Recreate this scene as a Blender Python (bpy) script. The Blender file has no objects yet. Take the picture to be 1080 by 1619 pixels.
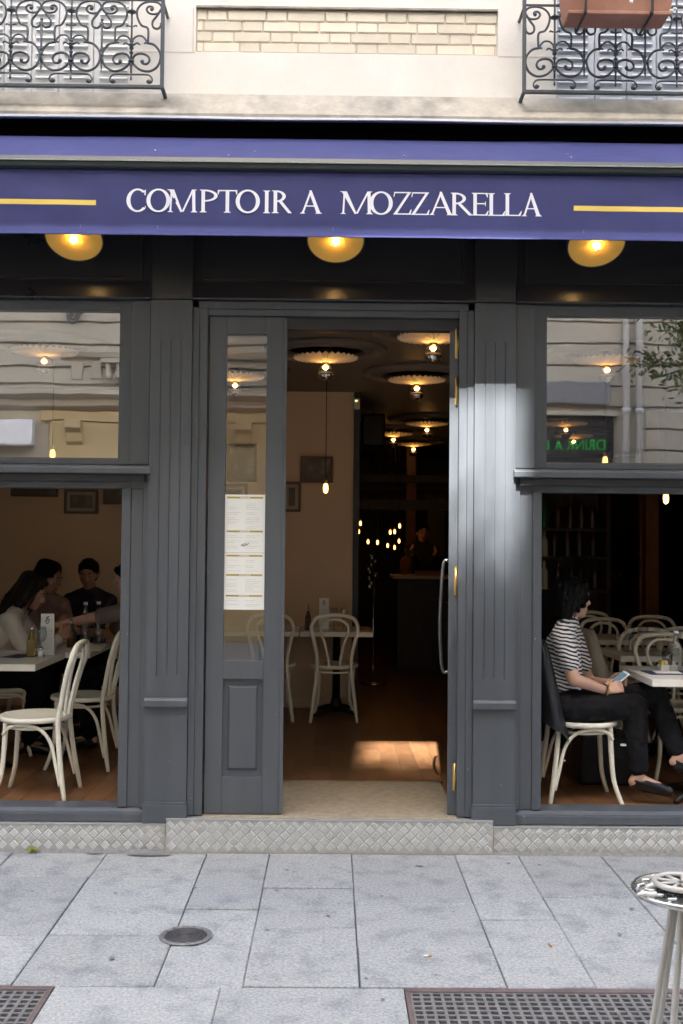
import bpy, bmesh, math, random
from mathutils import Vector, Matrix, noise
random.seed(7)
PI = math.pi
SC = bpy.context.scene
COL = SC.collection

# ------------------------------------------------------------------ camera
F = 1700.0                                   # focal length in pixels of the 1080 x 1619 photograph
CAM = Vector((0, -5.86, 1.66))
_psi, _pit, _rol = math.radians(0.5), math.atan(51/1700), 0.009
_f = Vector((math.sin(_psi)*math.cos(_pit), math.cos(_psi)*math.cos(_pit), math.sin(_pit)))
_r0 = _f.cross(Vector((0, 0, 1))).normalized(); _u0 = _r0.cross(_f)
_R = _r0*math.cos(_rol)+_u0*math.sin(_rol); _U = _u0*math.cos(_rol)-_r0*math.sin(_rol)
cd = bpy.data.cameras.new('camera'); cam = bpy.data.objects.new('camera', cd); COL.objects.link(cam)
cd.sensor_fit = 'VERTICAL'; cd.sensor_height = 24; cd.lens = 24*F/1619
cd.clip_start = .05; cd.clip_end = 300
cam.matrix_world = Matrix(((_R.x, _U.x, -_f.x, CAM.x), (_R.y, _U.y, -_f.y, CAM.y), (_R.z, _U.z, -_f.z, CAM.z), (0, 0, 0, 1)))
SC.camera = cam
cd.dof.use_dof = True; cd.dof.focus_distance = 5.9; cd.dof.aperture_fstop = 5.6
# ------------------------------------------------------------------ light
SUN_TAN, SUN_DX = 1.03, 0.07                 # the sun stands over the roofs behind the camera
ELEV = math.atan2(SUN_TAN, math.hypot(1, SUN_DX))
w = bpy.data.worlds.new('World'); SC.world = w; w.use_nodes = True
nt = w.node_tree; bg = nt.nodes['Background']
sky = nt.nodes.new('ShaderNodeTexSky'); sky.sky_type = 'NISHITA'; sky.sun_disc = False
sky.sun_elevation = ELEV; sky.sun_rotation = PI+math.atan(SUN_DX)
sky.dust_density = 4.0; sky.air_density = 1.0; sky.ozone_density = 0.4
nt.links.new(sky.outputs[0], bg.inputs[0]); bg.inputs[1].default_value = 0.13
sl = bpy.data.lights.new('sun', 'SUN'); sl.energy = 3.4; sl.angle = math.radians(0.55); sl.color = (1, .98, .96)
so = bpy.data.objects.new('sun', sl); COL.objects.link(so); so.location = (0, -20, 30)
so.rotation_euler = Vector((SUN_DX, 1, -SUN_TAN)).to_track_quat('-Z', 'Y').to_euler()
SC.view_settings.view_transform = 'Standard'; SC.view_settings.look = 'None'
SC.view_settings.gamma = 1; SC.view_settings.use_curve_mapping = False
SC.view_settings.exposure = 3.0

def ray(x, y): return _f+_R*((x-540)/F)+_U*((809.5-y)/F)
def wp(x, y, Y):
    d = ray(x, y); t = (Y-CAM.y)/d.y; return CAM+d*t
def W(x, y, Y=0.):
    p = wp(x, y, Y); return p.x, p.z
def G(x, y, z=0.):
    d = ray(x, y); t = (z-CAM.z)/d.z; p = CAM+d*t; return p.x, p.y

# ------------------------------------------------------------------ materials
def lin(c): return tuple(c)+(1,) if len(c) == 3 else c
def mat(name, c, rough=.6, metal=0, var=.12, scale=8, bump=0, bscale=60, spec=.5, rand=0, c2=None, c2amt=0, c2scale=3, coat=0, rvar=0, stretch=None):
    m = bpy.data.materials.new(name); m.use_nodes = True; t = m.node_tree; N = t.nodes; L = t.links
    b = N['Principled BSDF']; b.inputs['Roughness'].default_value = rough; b.inputs['Metallic'].default_value = metal
    b.inputs['Specular IOR Level'].default_value = spec; b.inputs['Coat Weight'].default_value = coat
    tc = N.new('ShaderNodeTexCoord'); src = tc.outputs['Object']
    if stretch:
        mp = N.new('ShaderNodeMapping'); mp.inputs['Scale'].default_value = stretch; L.new(src, mp.inputs[0]); src = mp.outputs[0]
    n = N.new('ShaderNodeTexNoise'); n.inputs['Scale'].default_value = scale; n.inputs['Detail'].default_value = 6; n.inputs['Roughness'].default_value = .65
    L.new(src, n.inputs['Vector'])
    mr = N.new('ShaderNodeMapRange'); mr.inputs[1].default_value = .25; mr.inputs[2].default_value = .75
    mr.inputs[3].default_value = 1-var; mr.inputs[4].default_value = 1+var; L.new(n.outputs[0], mr.inputs[0])
    val = mr.outputs[0]
    if rand:
        oi = N.new('ShaderNodeObjectInfo'); r2 = N.new('ShaderNodeMapRange'); r2.inputs[3].default_value = 1-rand; r2.inputs[4].default_value = 1+rand
        L.new(oi.outputs['Random'], r2.inputs[0]); mu = N.new('ShaderNodeMath'); mu.operation = 'MULTIPLY'
        L.new(val, mu.inputs[0]); L.new(r2.outputs[0], mu.inputs[1]); val = mu.outputs[0]
    base = N.new('ShaderNodeRGB'); base.outputs[0].default_value = lin(c); bc = base.outputs[0]
    if c2:
        n2 = N.new('ShaderNodeTexNoise'); n2.inputs['Scale'].default_value = c2scale; n2.inputs['Detail'].default_value = 5
        L.new(src, n2.inputs['Vector'])
        m2 = N.new('ShaderNodeMapRange'); m2.inputs[1].default_value = .5; m2.inputs[2].default_value = .72; m2.inputs[4].default_value = c2amt
        L.new(n2.outputs[0], m2.inputs[0]); mx = N.new('ShaderNodeMix'); mx.data_type = 'RGBA'
        L.new(m2.outputs[0], mx.inputs[0]); L.new(bc, mx.inputs[6]); mx.inputs[7].default_value = lin(c2); bc = mx.outputs[2]
    vm = N.new('ShaderNodeVectorMath'); vm.operation = 'SCALE'; L.new(bc, vm.inputs[0]); L.new(val, vm.inputs['Scale'])
    L.new(vm.outputs[0], b.inputs['Base Color'])
    if rvar:
        r3 = N.new('ShaderNodeMapRange'); r3.inputs[3].default_value = max(0, rough-rvar); r3.inputs[4].default_value = rough+rvar
        L.new(n.outputs[0], r3.inputs[0]); L.new(r3.outputs[0], b.inputs['Roughness'])
    if bump:
        n3 = N.new('ShaderNodeTexNoise'); n3.inputs['Scale'].default_value = bscale; n3.inputs['Detail'].default_value = 4
        L.new(src, n3.inputs['Vector']); bp = N.new('ShaderNodeBump'); bp.inputs['Strength'].default_value = bump; bp.inputs['Distance'].default_value = .004
        L.new(n3.outputs[0], bp.inputs['Height']); L.new(bp.outputs[0], b.inputs['Normal'])
    return m
def emit(name, c, s, base=(.8, .6, .3)):
    m = bpy.data.materials.new(name); m.use_nodes = True; b = m.node_tree.nodes['Principled BSDF']
    b.inputs['Base Color'].default_value = lin(base); b.inputs['Emission Color'].default_value = lin(c); b.inputs['Emission Strength'].default_value = s
    return m
def glassmat(name, refl, tint=(1, 1, 1), rough=0.0):
    m = bpy.data.materials.new(name); m.use_nodes = True; t = m.node_tree; N = t.nodes; L = t.links
    N.remove(N['Principled BSDF']); o = N['Material Output']
    tr = N.new('ShaderNodeBsdfTransparent'); tr.inputs[0].default_value = lin(tint)
    gl = N.new('ShaderNodeBsdfGlossy'); gl.inputs['Roughness'].default_value = rough
    mx = N.new('ShaderNodeMixShader'); lw = N.new('ShaderNodeLayerWeight'); lw.inputs[0].default_value = .5
    mr = N.new('ShaderNodeMapRange'); mr.inputs[3].default_value = refl; mr.inputs[4].default_value = .95
    pw = N.new('ShaderNodeMath'); pw.operation = 'POWER'; pw.inputs[1].default_value = 3
    L.new(lw.outputs['Facing'], pw.inputs[0]); L.new(pw.outputs[0], mr.inputs[0]); L.new(mr.outputs[0], mx.inputs[0])
    nz = N.new('ShaderNodeTexNoise'); nz.inputs['Scale'].default_value = 2.2; bp = N.new('ShaderNodeBump'); bp.inputs['Strength'].default_value = .03; bp.inputs['Distance'].default_value = .02
    tc = N.new('ShaderNodeTexCoord'); L.new(tc.outputs['Object'], nz.inputs['Vector']); L.new(nz.outputs[0], bp.inputs['Height']); L.new(bp.outputs[0], gl.inputs['Normal'])
    L.new(tr.outputs[0], mx.inputs[1]); L.new(gl.outputs[0], mx.inputs[2]); L.new(mx.outputs[0], o.inputs[0])
    return m
def stripes(name):
    m = mat(name, (.62, .6, .58), .85, var=.05, bump=.15, bscale=400); t = m.node_tree; N = t.nodes; L = t.links
    b = N['Principled BSDF']; tc = N.new('ShaderNodeTexCoord'); sp = N.new('ShaderNodeSeparateXYZ')
    nz = N.new('ShaderNodeTexNoise'); nz.inputs['Scale'].default_value = 9; L.new(tc.outputs['Object'], nz.inputs['Vector'])
    L.new(tc.outputs['Object'], sp.inputs[0])
    a = N.new('ShaderNodeMath'); a.operation = 'MULTIPLY_ADD'; a.inputs[1].default_value = .035; L.new(nz.outputs[0], a.inputs[0]); L.new(sp.outputs[2], a.inputs[2])
    a2 = N.new('ShaderNodeMath'); a2.operation = 'MULTIPLY_ADD'; a2.inputs[1].default_value = .22; L.new(sp.outputs[0], a2.inputs[0]); L.new(a.outputs[0], a2.inputs[2])
    d = N.new('ShaderNodeMath'); d.operation = 'MULTIPLY'; d.inputs[1].default_value = 1/.0225; L.new(a2.outputs[0], d.inputs[0])
    fr = N.new('ShaderNodeMath'); fr.operation = 'FRACT'; L.new(d.outputs[0], fr.inputs[0])
    g = N.new('ShaderNodeMath'); g.operation = 'GREATER_THAN'; g.inputs[1].default_value = .52; L.new(fr.outputs[0], g.inputs[0])
    mx = N.new('ShaderNodeMix'); mx.data_type = 'RGBA'; mx.inputs[6].default_value = (.7, .68, .66, 1); mx.inputs[7].default_value = (.018, .018, .03, 1)
    L.new(g.outputs[0], mx.inputs[0]); L.new(mx.outputs[2], b.inputs['Base Color'])
    return m

M = dict(
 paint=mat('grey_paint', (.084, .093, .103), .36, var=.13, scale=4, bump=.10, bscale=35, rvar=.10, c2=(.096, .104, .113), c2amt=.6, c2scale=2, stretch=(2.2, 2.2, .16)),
 frieze=mat('frieze_shade_paint', (.030, .029, .029), .3, var=.1, scale=4, bump=.04, bscale=30, rvar=.08, spec=.7),  # grey boards made near black: the awning's shade is put into this colour
 dark=mat('dark_paint', (.03, .03, .032), .45, var=.1),
 black=mat('black_void', (.006, .006, .007), .9, spec=.05),
 stone=mat('cream_stone', (.84, .80, .72), .9, var=.08, scale=2.5, bump=.25, bscale=70, c2=(.86, .84, .79), c2amt=.8, c2scale=1.3),
 ledge=mat('weathered_ledge', (.42, .38, .31), .9, var=.25, scale=9, bump=.5, bscale=40, c2=(.2, .19, .16), c2amt=.8, c2scale=5, stretch=(1, 1, .4)),
 brick=mat('cream_brick', (.82, .75, .60), .9, var=.06, scale=12, bump=.35, bscale=110, rand=.10),
 mortar=mat('mortar', (.68, .61, .51), .95, var=.12, bump=.3),
 zinc=mat('zinc_flashing', (.55, .57, .58), .4, .7, var=.12),
 iron=mat('wrought_iron', (.085, .095, .105), .5, .3, var=.2, scale=30, bump=.2, bscale=150),
 shutter=mat('white_shutter', (.72, .73, .72), .55, var=.06),
 shutterblue=mat('greyed_shutter', (.52, .56, .62), .55, var=.08),
 terra=mat('terracotta_plastic', (.36, .16, .10), .6, var=.15, scale=6, c2=(.45, .25, .18), c2amt=.6),
 strap=mat('strap', (.02, .02, .02), .6),
 canvas=mat('navy_canvas', (.036, .041, .145), .75, var=.12, scale=5, bump=.25, bscale=18, c2=(.049, .052, .172), c2amt=.5, c2scale=2),
 seam=mat('canvas_seam', (.13, .125, .27), .75),
 letter=mat('white_lettering', (.86, .86, .88), .7, var=.03),
 yellow=mat('yellow_stripe', (.85, .62, .13), .7, var=.04),
 bar=mat('awning_bar', (.014, .024, .024), .28, .0, var=.1),
 barlight=mat('awning_bar_lip', (.45, .5, .5), .25, .8),
 treadbase=mat('worn_tread_ground', (.48, .465, .425), .5, .4, var=.2, scale=18),
 tread=mat('tread_plate', (.66, .65, .61), .36, .5, var=.12, scale=14, rvar=.1, c2=(.66, .64, .58), c2amt=.5, c2scale=4),
 granite=mat('granite', (.36, .362, .342), .72, var=.46, scale=80, bump=.6, bscale=130, rand=.10, c2=(.215, .22, .225), c2amt=.75, c2scale=7),
 joint=mat('paving_joint', (.23, .225, .21), .95, var=.3, scale=40),
 castiron=mat('cast_iron', (.25, .24, .23), .55, .4, var=.3, scale=30, bump=.4, bscale=120),
 cover=mat('dark_cast_iron', (.085, .08, .078), .5, .4, var=.3, scale=30),
 handle=mat('dull_steel', (.22, .215, .21), .32, 1),
 rust=mat('rusty_steel', (.17, .125, .115), .7, .3, var=.3, scale=12),
 pit=mat('pit', (.02, .018, .016), 1),
 asphalt=mat('asphalt', (.06, .06, .062), .9, var=.3, scale=90, bump=.6, bscale=200),
 wood=mat('wood_plank', (.215, .105, .047), .38, var=.28, scale=6, rand=.22, stretch=(9, .8, 1), bump=.1, bscale=30, rvar=.08),
 mat=mat('beige_terrazzo', (.36, .295, .20), .7, var=.25, scale=25, bump=.2, bscale=200),
 creamwall=mat('cream_plaster', (.64, .48, .32), .85, var=.05, scale=2, bump=.1),
 darkwall=mat('dark_panelling', (.035, .022, .014), .5, var=.3, scale=4, stretch=(8, 8, .6)),
 navywall=mat('navy_post', (.03, .035, .045), .5),
 ceil=mat('plaster_ceiling', (.17, .14, .11), .6, var=.1),
 cream=mat('cream_lacquer', (.80, .77, .64), .35, var=.05, scale=10, rvar=.05),
 top=mat('cream_tabletop', (.78, .76, .68), .35, var=.04),
 tbase=mat('table_iron', (.015, .015, .016), .45, .3),
 brass=mat('brass', (.75, .52, .17), .32, .9, var=.15),
 chrome=mat('chrome', (.75, .75, .76), .12, 1, var=.05),
 steel=mat('polished_steel', (.62, .61, .58), .28, 1, var=.2, scale=14, rvar=.12),
 tubes=mat('grey_tube', (.50, .47, .42), .45, .35, var=.12),
 gold=mat('gold_shade', (.88, .52, .09), .5, .0, var=.06),
 shadeout=mat('shade_black', (.03, .03, .03), .4),
 pleat=mat('pleated_shade', (.80, .70, .50), .7, var=.06),
 bulb=emit('bulb_glow', (1, .46, .12), 10.0),
 bulbhot=emit('filament_glow', (1, .60, .22), 11),
 bulbsoft=emit('pendant_glow', (1, .42, .09), 1.3),
 cord=mat('cord', (.02, .015, .012), .6),
 frame=mat('picture_frame', (.13, .075, .035), .4, var=.2),
 print=mat('old_photograph', (.12, .10, .075), .5, var=.6, scale=7, c2=(.33, .29, .23), c2amt=.9, c2scale=6),
 mount=mat('picture_mount', (.42, .36, .27), .8),
 paper=mat('paper', (.86, .86, .80), .8, var=.02),
 ink=mat('ink', (.16, .16, .16), .8), faint=mat('faint_print', (.56, .57, .53), .8),
 goldink=mat('gold_print', (.46, .36, .10), .6),
 skin=mat('skin', (.56, .33, .24), .5, var=.06, scale=14, bump=.06, bscale=200),
 skin2=mat('skin_tan', (.42, .22, .14), .5, var=.06, scale=14),
 hair=mat('black_hair', (.004, .0035, .0035), .5, spec=.15, var=.5, scale=20, bump=.9, bscale=45, stretch=(3, 3, .5)),
 hairb=mat('dark_brown_hair', (.016, .009, .006), .45, spec=.25, var=.5, scale=20, bump=.9, bscale=45, stretch=(3, 3, .5)),
 stripe=stripes('striped_jersey'),
 blackcloth=mat('black_trousers', (.010, .0095, .011), .9, spec=.2, var=.3, scale=10, bump=.5, bscale=22),
 purplecloth=mat('dark_cloth', (.012, .013, .018), .8, var=.3, bump=.4, bscale=18),
 jacket=mat('black_jacket', (.012, .013, .015), .5, var=.3, bump=.7, bscale=16),
 knit=mat('white_knit', (.62, .58, .52), .9, var=.08, bump=.5, bscale=120),
 pink=mat('dusty_pink_top', (.30, .19, .16), .85, var=.1, bump=.3, bscale=25),
 navy=mat('navy_jacket', (.015, .017, .024), .8, var=.2, bump=.3, bscale=25),
 taupe=mat('taupe_top', (.16, .13, .11), .85, bump=.3, bscale=25),
 coat=mat('beige_coat', (.40, .36, .28), .85, var=.08, bump=.4, bscale=18),
 shoe=mat('black_leather', (.012, .012, .013), .28, var=.2),
 eye=mat('eye_white', (.4, .37, .34), .2), iris=mat('iris', (.02, .012, .008), .1), lips=mat('lips', (.42, .14, .11), .4),
 bag=mat('black_bag', (.012, .012, .013), .6, bump=.4, bscale=30),
 phonew=mat('white_phone', (.75, .76, .78), .25), screen=emit('phone_screen', (.25, .42, .5), .05, (.05, .08, .1)),
 oil=mat('olive_oil', (.20, .125, .012), .12, var=.1), darkoil=mat('amber_vinegar', (.10, .045, .008), .12),
 bottle=glassmat('clear_glass', .14, (.86, .89, .88), .03), salt=mat('salt', (.8, .79, .75), .5), greenbottle=mat('green_bottle', (.02, .14, .03), .1), 
 whitebottle=mat('pale_bottle', (.55, .5, .35), .15), brownbottle=mat('brown_bottle', (.03, .014, .006), .15),
 pane=glassmat('window_glass', .33), doorglass=glassmat('door_glass', .12),
 bluepaper=mat('blue_paper', (.05, .06, .14), .6), redpaper=mat('red_box', (.35, .08, .03), .6),
 oppstone=mat('facing_limestone', (.43, .39, .32), .9, var=.1, scale=1.2, bump=.2, bscale=20),
 oppochre=mat('facing_ochre', (.46, .36, .20), .9, var=.1, scale=1.2),
 oppdark=mat('facing_shop_dark', (.02, .02, .022), .4), oppgrey=mat('facing_grey_panel', (.20, .20, .21), .6),
 oppwin=mat('facing_window', (.03, .035, .04), .08), oppwhite=mat('white_sign', (.75, .76, .8), .5), pipe=mat('drainpipe', (.52, .50, .48), .5),
 green=emit('green_sign', (.02, .4, .05), .02, (.02, .4, .05)),
 leaf=mat('tree_leaf', (.075, .10, .03), .6, var=.5, scale=30, rand=.2), bark=mat('bark', (.12, .09, .07), .9, bump=.8, bscale=25),
 litterleaf=mat('fallen_leaf', (.22, .21, .03), .7, var=.3, scale=40), butt=mat('cigarette_paper', (.78, .76, .70), .8), filter=mat('cigarette_filter', (.55, .30, .10), .8),
 sensor=mat('sensor_plastic', (.62, .58, .5), .4), led=emit('sensor_led', (.1, 1, .2), 2), ledr=emit('sensor_led_red', (1, .15, .05), 2),
 orange=mat('orange_cloth', (.28, .085, .03), .8), woodcol=mat('orange_wood', (.28, .10, .03), .45, var=.3, scale=5, stretch=(6, 6, .6)),
 flower=mat('pale_flower', (.7, .68, .6), .7), silver=mat('silver_foil', (.7, .7, .7), .22, 1, var=.2, scale=30, bump=1, bscale=30),
 stain=mat('pavement_stain', (.19, .185, .17), .9, var=.3, scale=20),
)

# ------------------------------------------------------------------ mesh builder
class MB:
    def __init__(s): s.v = []; s.f = []; s.sm = []
    def add(s, vs, fs, smooth=False):
        o = len(s.v); s.v += [tuple(v) for v in vs]; s.f += [tuple(o+i for i in f) for f in fs]; s.sm += [smooth]*len(fs); return s
    def box(s, x0, x1, y0, y1, z0, z1):
        x0, x1 = sorted((x0, x1)); y0, y1 = sorted((y0, y1)); z0, z1 = sorted((z0, z1))
        return s.add([(x0, y0, z0), (x1, y0, z0), (x1, y1, z0), (x0, y1, z0), (x0, y0, z1), (x1, y0, z1), (x1, y1, z1), (x0, y1, z1)],
              [(0, 3, 2, 1), (4, 5, 6, 7), (0, 1, 5, 4), (1, 2, 6, 5), (2, 3, 7, 6), (3, 0, 4, 7)])
    def prism(s, poly, y0, y1, axis='y'):        # polygon in (a, b), extruded along axis
        n = len(poly); e = {'y': lambda a, b, t: (a, t, b), 'z': lambda a, b, t: (a, b, t), 'x': lambda a, b, t: (t, a, b)}[axis]
        vs = [e(a, b, y0) for a, b in poly]+[e(a, b, y1) for a, b in poly]
        fs = [tuple(range(n)), tuple(range(2*n-1, n-1, -1))]+[(i, i+n, (i+1) % n+n, (i+1) % n) for i in range(n)]
        return s.add(vs, fs)
    def tube(s, pts, r, seg=8, closed=False, caps=True):
        pts = [Vector(p) for p in pts]; n = len(pts); rs = r if isinstance(r, (list, tuple)) else [r]*n
        if closed: tans = [(pts[(i+1) % n]-pts[i-1]).normalized() for i in range(n)]
        else: tans = [(pts[min(i+1, n-1)]-pts[max(i-1, 0)]).normalized() for i in range(n)]
        t0 = tans[0]; up = Vector((0, 0, 1)) if abs(t0.z) < .9 else Vector((0, 1, 0))
        a = t0.cross(up).normalized(); vs = []
        for i in range(n):
            t = tans[i]; a = (a-t*a.dot(t))
            a = a.normalized() if a.length > 1e-6 else t.orthogonal().normalized()
            b = t.cross(a)
            for k in range(seg):
                q = 2*PI*k/seg; vs.append(pts[i]+(a*math.cos(q)+b*math.sin(q))*rs[i])
        fs = []
        for i in range(n if closed else n-1):
            j = (i+1) % n
            for k in range(seg): fs.append((i*seg+k, i*seg+(k+1) % seg, j*seg+(k+1) % seg, j*seg+k))
        s.add(vs, fs, True)
        if caps and not closed:
            o = len(s.v)-len(vs); s.f += [tuple(o+k for k in range(seg-1, -1, -1)), tuple(o+(n-1)*seg+k for k in range(seg))]; s.sm += [False, False]
        return s
    def lathe(s, prof, c=(0, 0, 0), seg=24, M_=None, smooth=True):   # prof: (r, z)
        c = Vector(c); n = len(prof); vs = []
        for r, z in prof:
            for k in range(seg):
                q = 2*PI*k/seg; p = Vector((r*math.cos(q), r*math.sin(q), z)); vs.append((M_ @ p if M_ else p)+c)
        fs = [(i*seg+k, i*seg+(k+1) % seg, (i+1)*seg+(k+1) % seg, (i+1)*seg+k) for i in range(n-1) for k in range(seg)]
        s.add(vs, fs, smooth); o = len(s.v)-len(vs)
        if prof[0][0] > 1e-5: s.f.append(tuple(o+k for k in range(seg-1, -1, -1))); s.sm.append(False)
        if prof[-1][0] > 1e-5: s.f.append(tuple(o+(n-1)*seg+k for k in range(seg))); s.sm.append(False)
        return s
    def ball(s, c, r, seg=14, rings=8, M_=None):
        r = r if isinstance(r, (list, tuple)) else (r, r, r); c = Vector(c); vs = []
        for i in range(1, rings):
            th = PI*i/rings
            for k in range(seg):
                q = 2*PI*k/seg; p = Vector((r[0]*math.sin(th)*math.cos(q), r[1]*math.sin(th)*math.sin(q), r[2]*math.cos(th))); vs.append((M_ @ p if M_ else p)+c)
        a = Vector((0, 0, r[2])); vs += [(M_ @ a if M_ else a)+c, (M_ @ -a if M_ else -a)+c]; T = len(vs)-2
        fs = [(i*seg+k, (i+1)*seg+k, (i+1)*seg+(k+1) % seg, i*seg+(k+1) % seg) for i in range(rings-2) for k in range(seg)]
        fs += [(T, k, (k+1) % seg) for k in range(seg)]+[(T+1, (rings-2)*seg+(k+1) % seg, (rings-2)*seg+k) for k in range(seg)]
        return s.add(vs, fs, True)
    def cap(s, p0, r0, p1, r1, seg=12):          # tapered capsule
        p0, p1 = Vector(p0), Vector(p1); d = p1-p0; L = d.length
        if L < 1e-6: return s.ball(p0, max(r0, r1))
        t = d/L; prof = []
        for i in range(5): q = PI/2*(1-i/4); prof.append((max(r0*math.cos(q), 1e-4), -r0*math.sin(q)))
        for i in range(5): q = PI/2*i/4; prof.append((max(r1*math.cos(q), 1e-4), L+r1*math.sin(q)))
        return s.lathe(prof, p0, seg, t.to_track_quat('Z', 'Y').to_matrix())
    def mesh(s, name, org=(0, 0, 0)):
        me = bpy.data.meshes.new(name); ox, oy, oz = org
        me.from_pydata([(x-ox, y-oy, z-oz) for x, y, z in s.v], [], s.f); me.polygons.foreach_set('use_smooth', s.sm); me.update(); return me

def tag(o, label=None, cat=None, group=None, kind=None):
    if label: o['label'] = label
    if cat: o['category'] = cat
    if group: o['group'] = group
    if kind: o['kind'] = kind
    return o
def thing(name, label, cat, loc=(0, 0, 0), group=None):
    o = bpy.data.objects.new(name, None); COL.objects.link(o); o.location = loc; o.empty_display_size = .1
    return tag(o, label, cat, group)
def rootloc(p):
    v = Vector((0, 0, 0))
    while p: v += p.location; p = p.parent
    return v
def part(name, mb, m, parent=None, bevel=0, label=None, kind=None):
    org = rootloc(parent) if parent else Vector((0, 0, 0))
    o = bpy.data.objects.new(name, mb.mesh(name, org)); COL.objects.link(o); o.data.materials.append(M[m] if isinstance(m, str) else m)
    if parent: o.parent = parent
    if bevel:
        b = o.modifiers.new('bevel', 'BEVEL'); b.width = bevel; b.segments = 2; b.limit_method = 'ANGLE'
    if label: o['label'] = label
    if kind: o['kind'] = kind
    return o
def solo(name, mb, m, label, cat, org=None, group=None, bevel=0):      # a thing that is one mesh, its origin moved to org
    org = Vector(org or (0, 0, 0)); o = bpy.data.objects.new(name, mb.mesh(name, org)); COL.objects.link(o); o.location = org
    o.data.materials.append(M[m])
    if bevel:
        b = o.modifiers.new('bevel', 'BEVEL'); b.width = bevel; b.segments = 2; b.limit_method = 'ANGLE'
    return tag(o, label, cat, group)
def copy_tree(o, parent=None):
    c = o.copy(); COL.objects.link(c)
    if parent: c.parent = parent
    for ch in list(o.children): copy_tree(ch, c)
    return c
def place(proto, used, loc, rz, label, group=None):
    o = copy_tree(proto) if used[0] else proto
    used[0] = True; o.location = loc; o.rotation_euler = (0, 0, rz); o['label'] = label
    if group: o['group'] = group
    return o
def struct(name, mb, m, parent=None, bevel=0): return tag(part(name, mb, m, parent, bevel), kind='structure')
def smoothpath(pts, n=6):                        # Catmull-Rom through pts
    P = [Vector(p) for p in pts]; out = []
    for i in range(len(P)-1):
        a, b, c, d = P[max(i-1, 0)], P[i], P[i+1], P[min(i+2, len(P)-1)]
        for k in range(n):
            t = k/n; out.append(.5*((2*b)+(c-a)*t+(2*a-5*b+4*c-d)*t*t+(3*b-a-3*c+d)*t**3))
    return out+[P[-1]]

# ================================================================== GROUND
PZ = 0.0
pav = struct('pavement', MB().box(-42, 42, -3.4, .2, -.2, -.02), 'joint')
KERB = struct('kerb', MB().box(-42, 42, -3.58, -3.4, -.25, -.005), 'granite', None, .01)
struct('road', MB().box(-42, 42, -8.6, -3.58, -.4, -.13), 'asphalt')
struct('far_pavement', MB().box(-42, 42, -12.6, -8.6, -.3, -.0), 'granite')
# joints measured in the photograph, as lines of the pavement
jx = [G(x, 1400)[0] for x in (131, 307, 416, 559, 738, 847, 991)]
jx = [jx[0]-1.62, jx[0]-1.05, jx[0]-.50]+jx+[jx[-1]+.5, jx[-1]+1.05, jx[-1]+1.6]
yfront = G(540, 1561)[1]
rows = {}
def gy(y): return G(540, y)[1]
NC = len(jx)-1
cuts = {3: [gy(1393), gy(1478)], 4: [gy(1380), gy(1440), gy(1497)], 5: [gy(1405), gy(1467)], 6: [gy(1428), gy(1497)],
        7: [gy(1384), gy(1453)], 8: [gy(1415), gy(1511)], 2: [gy(1380), gy(1448)], 9: [gy(1450)]}
pcuts = {3: [gy(1391), gy(1479)], 4: [gy(1438), gy(1496)], 5: [gy(1404), gy(1467)], 6: [gy(1428), gy(1497)], 7: [gy(1453)], 8: [gy(1415), gy(1512)]}
def stone(x0, x1, y0, y1, g=.0025, gy_=.0058):
    dz = random.uniform(-.003, .003); t = [random.uniform(-.0015, .0015) for _ in range(4)]
    x0 += g; x1 -= g; y0 += gy_; y1 -= gy_; b = .004; j_ = lambda: random.uniform(-.0018, .0018)
    mb = MB(); c = [(x0+j_(), y0+j_()), (x1+j_(), y0+j_()), (x1+j_(), y1+j_()), (x0+j_(), y1+j_())]; ci = [(x0+b, y0+b), (x1-b, y0+b), (x1-b, y1-b), (x0+b, y1-b)]
    mb.add([(x, y, -.03) for x, y in c]+[(x, y, dz-b+t[i]) for i, (x, y) in enumerate(c)]+[(x, y, dz+t[i]) for i, (x, y) in enumerate(ci)],
           [(8, 9, 10, 11)]+[(i+4, (i+1) % 4+4, (i+1) % 4+8, i+8) for i in range(4)]+[(i, (i+1) % 4, (i+1) % 4+4, i+4) for i in range(4)])
    part('paving_stone', mb, 'granite', pav)
for k in range(NC):
    cs = [-.045]+pcuts.get(k, [yfront*random.uniform(.25, .4), yfront*random.uniform(.6, .75)])+[yfront]
    for a, b in zip(cs[:-1], cs[1:]): stone(jx[k], jx[k+1], b, a)
# front row: long kerb slabs between the two gratings
gl = G(82, 1566)[0]; gr = G(640, 1566)[0]
xs = gl
for x1 in (gl+.62, gr): stone(xs, x1, -2.75, yfront); xs = x1
for k in range(12):
    stone(-4.2+k*.7, -4.2+(k+1)*.7-.0, -3.4, -2.75)
def grating(x0, x1, y0, y1, label):
    r = thing('pavement_grating', label, 'grating', ((x0+x1)/2, y1, -.02))
    fr = MB(); e = .035
    fr.box(x0, x1, y1-e, y1-.004, -.03, .002).box(x0, x1, y0, y0+e, -.03, .002).box(x0, x0+.02, y0+e, y1-e, -.03, .002).box(x1-.02, x1, y0+e, y1-e, -.03, .002)
    part('frame', fr, 'rust', r, .003)
    g = MB(); p = .0375
    nx = int((x1-x0-.04)/p); ny = int((y1-y0-2*e)/p)
    px_, py_ = (x1-x0-.04)/nx, (y1-y0-2*e)/ny
    for i in range(nx+1): x = x0+.02+i*px_; g.box(x-.006, x+.006, y0+e, y1-e, -.026, -.004)
    for j in range(ny+1): y = y0+e+j*py_; g.box(x0+.02, x1-.02, y-.0065, y+.0065, -.0265, -.0045)
    part('grille', g, 'castiron', r, kind='stuff')
    part('pit', MB().box(x0+.02, x1-.02, y0+.02, y1-.02, -.0199, -.0195), 'pit', r)
grating(gl-1.35, gl, -2.75, yfront, 'iron pavement grating cut off at the left foot of the photo')
grating(gr, gr+1.35, -2.75, yfront, 'iron pavement grating in the right foreground, behind the metal table legs')
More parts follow.
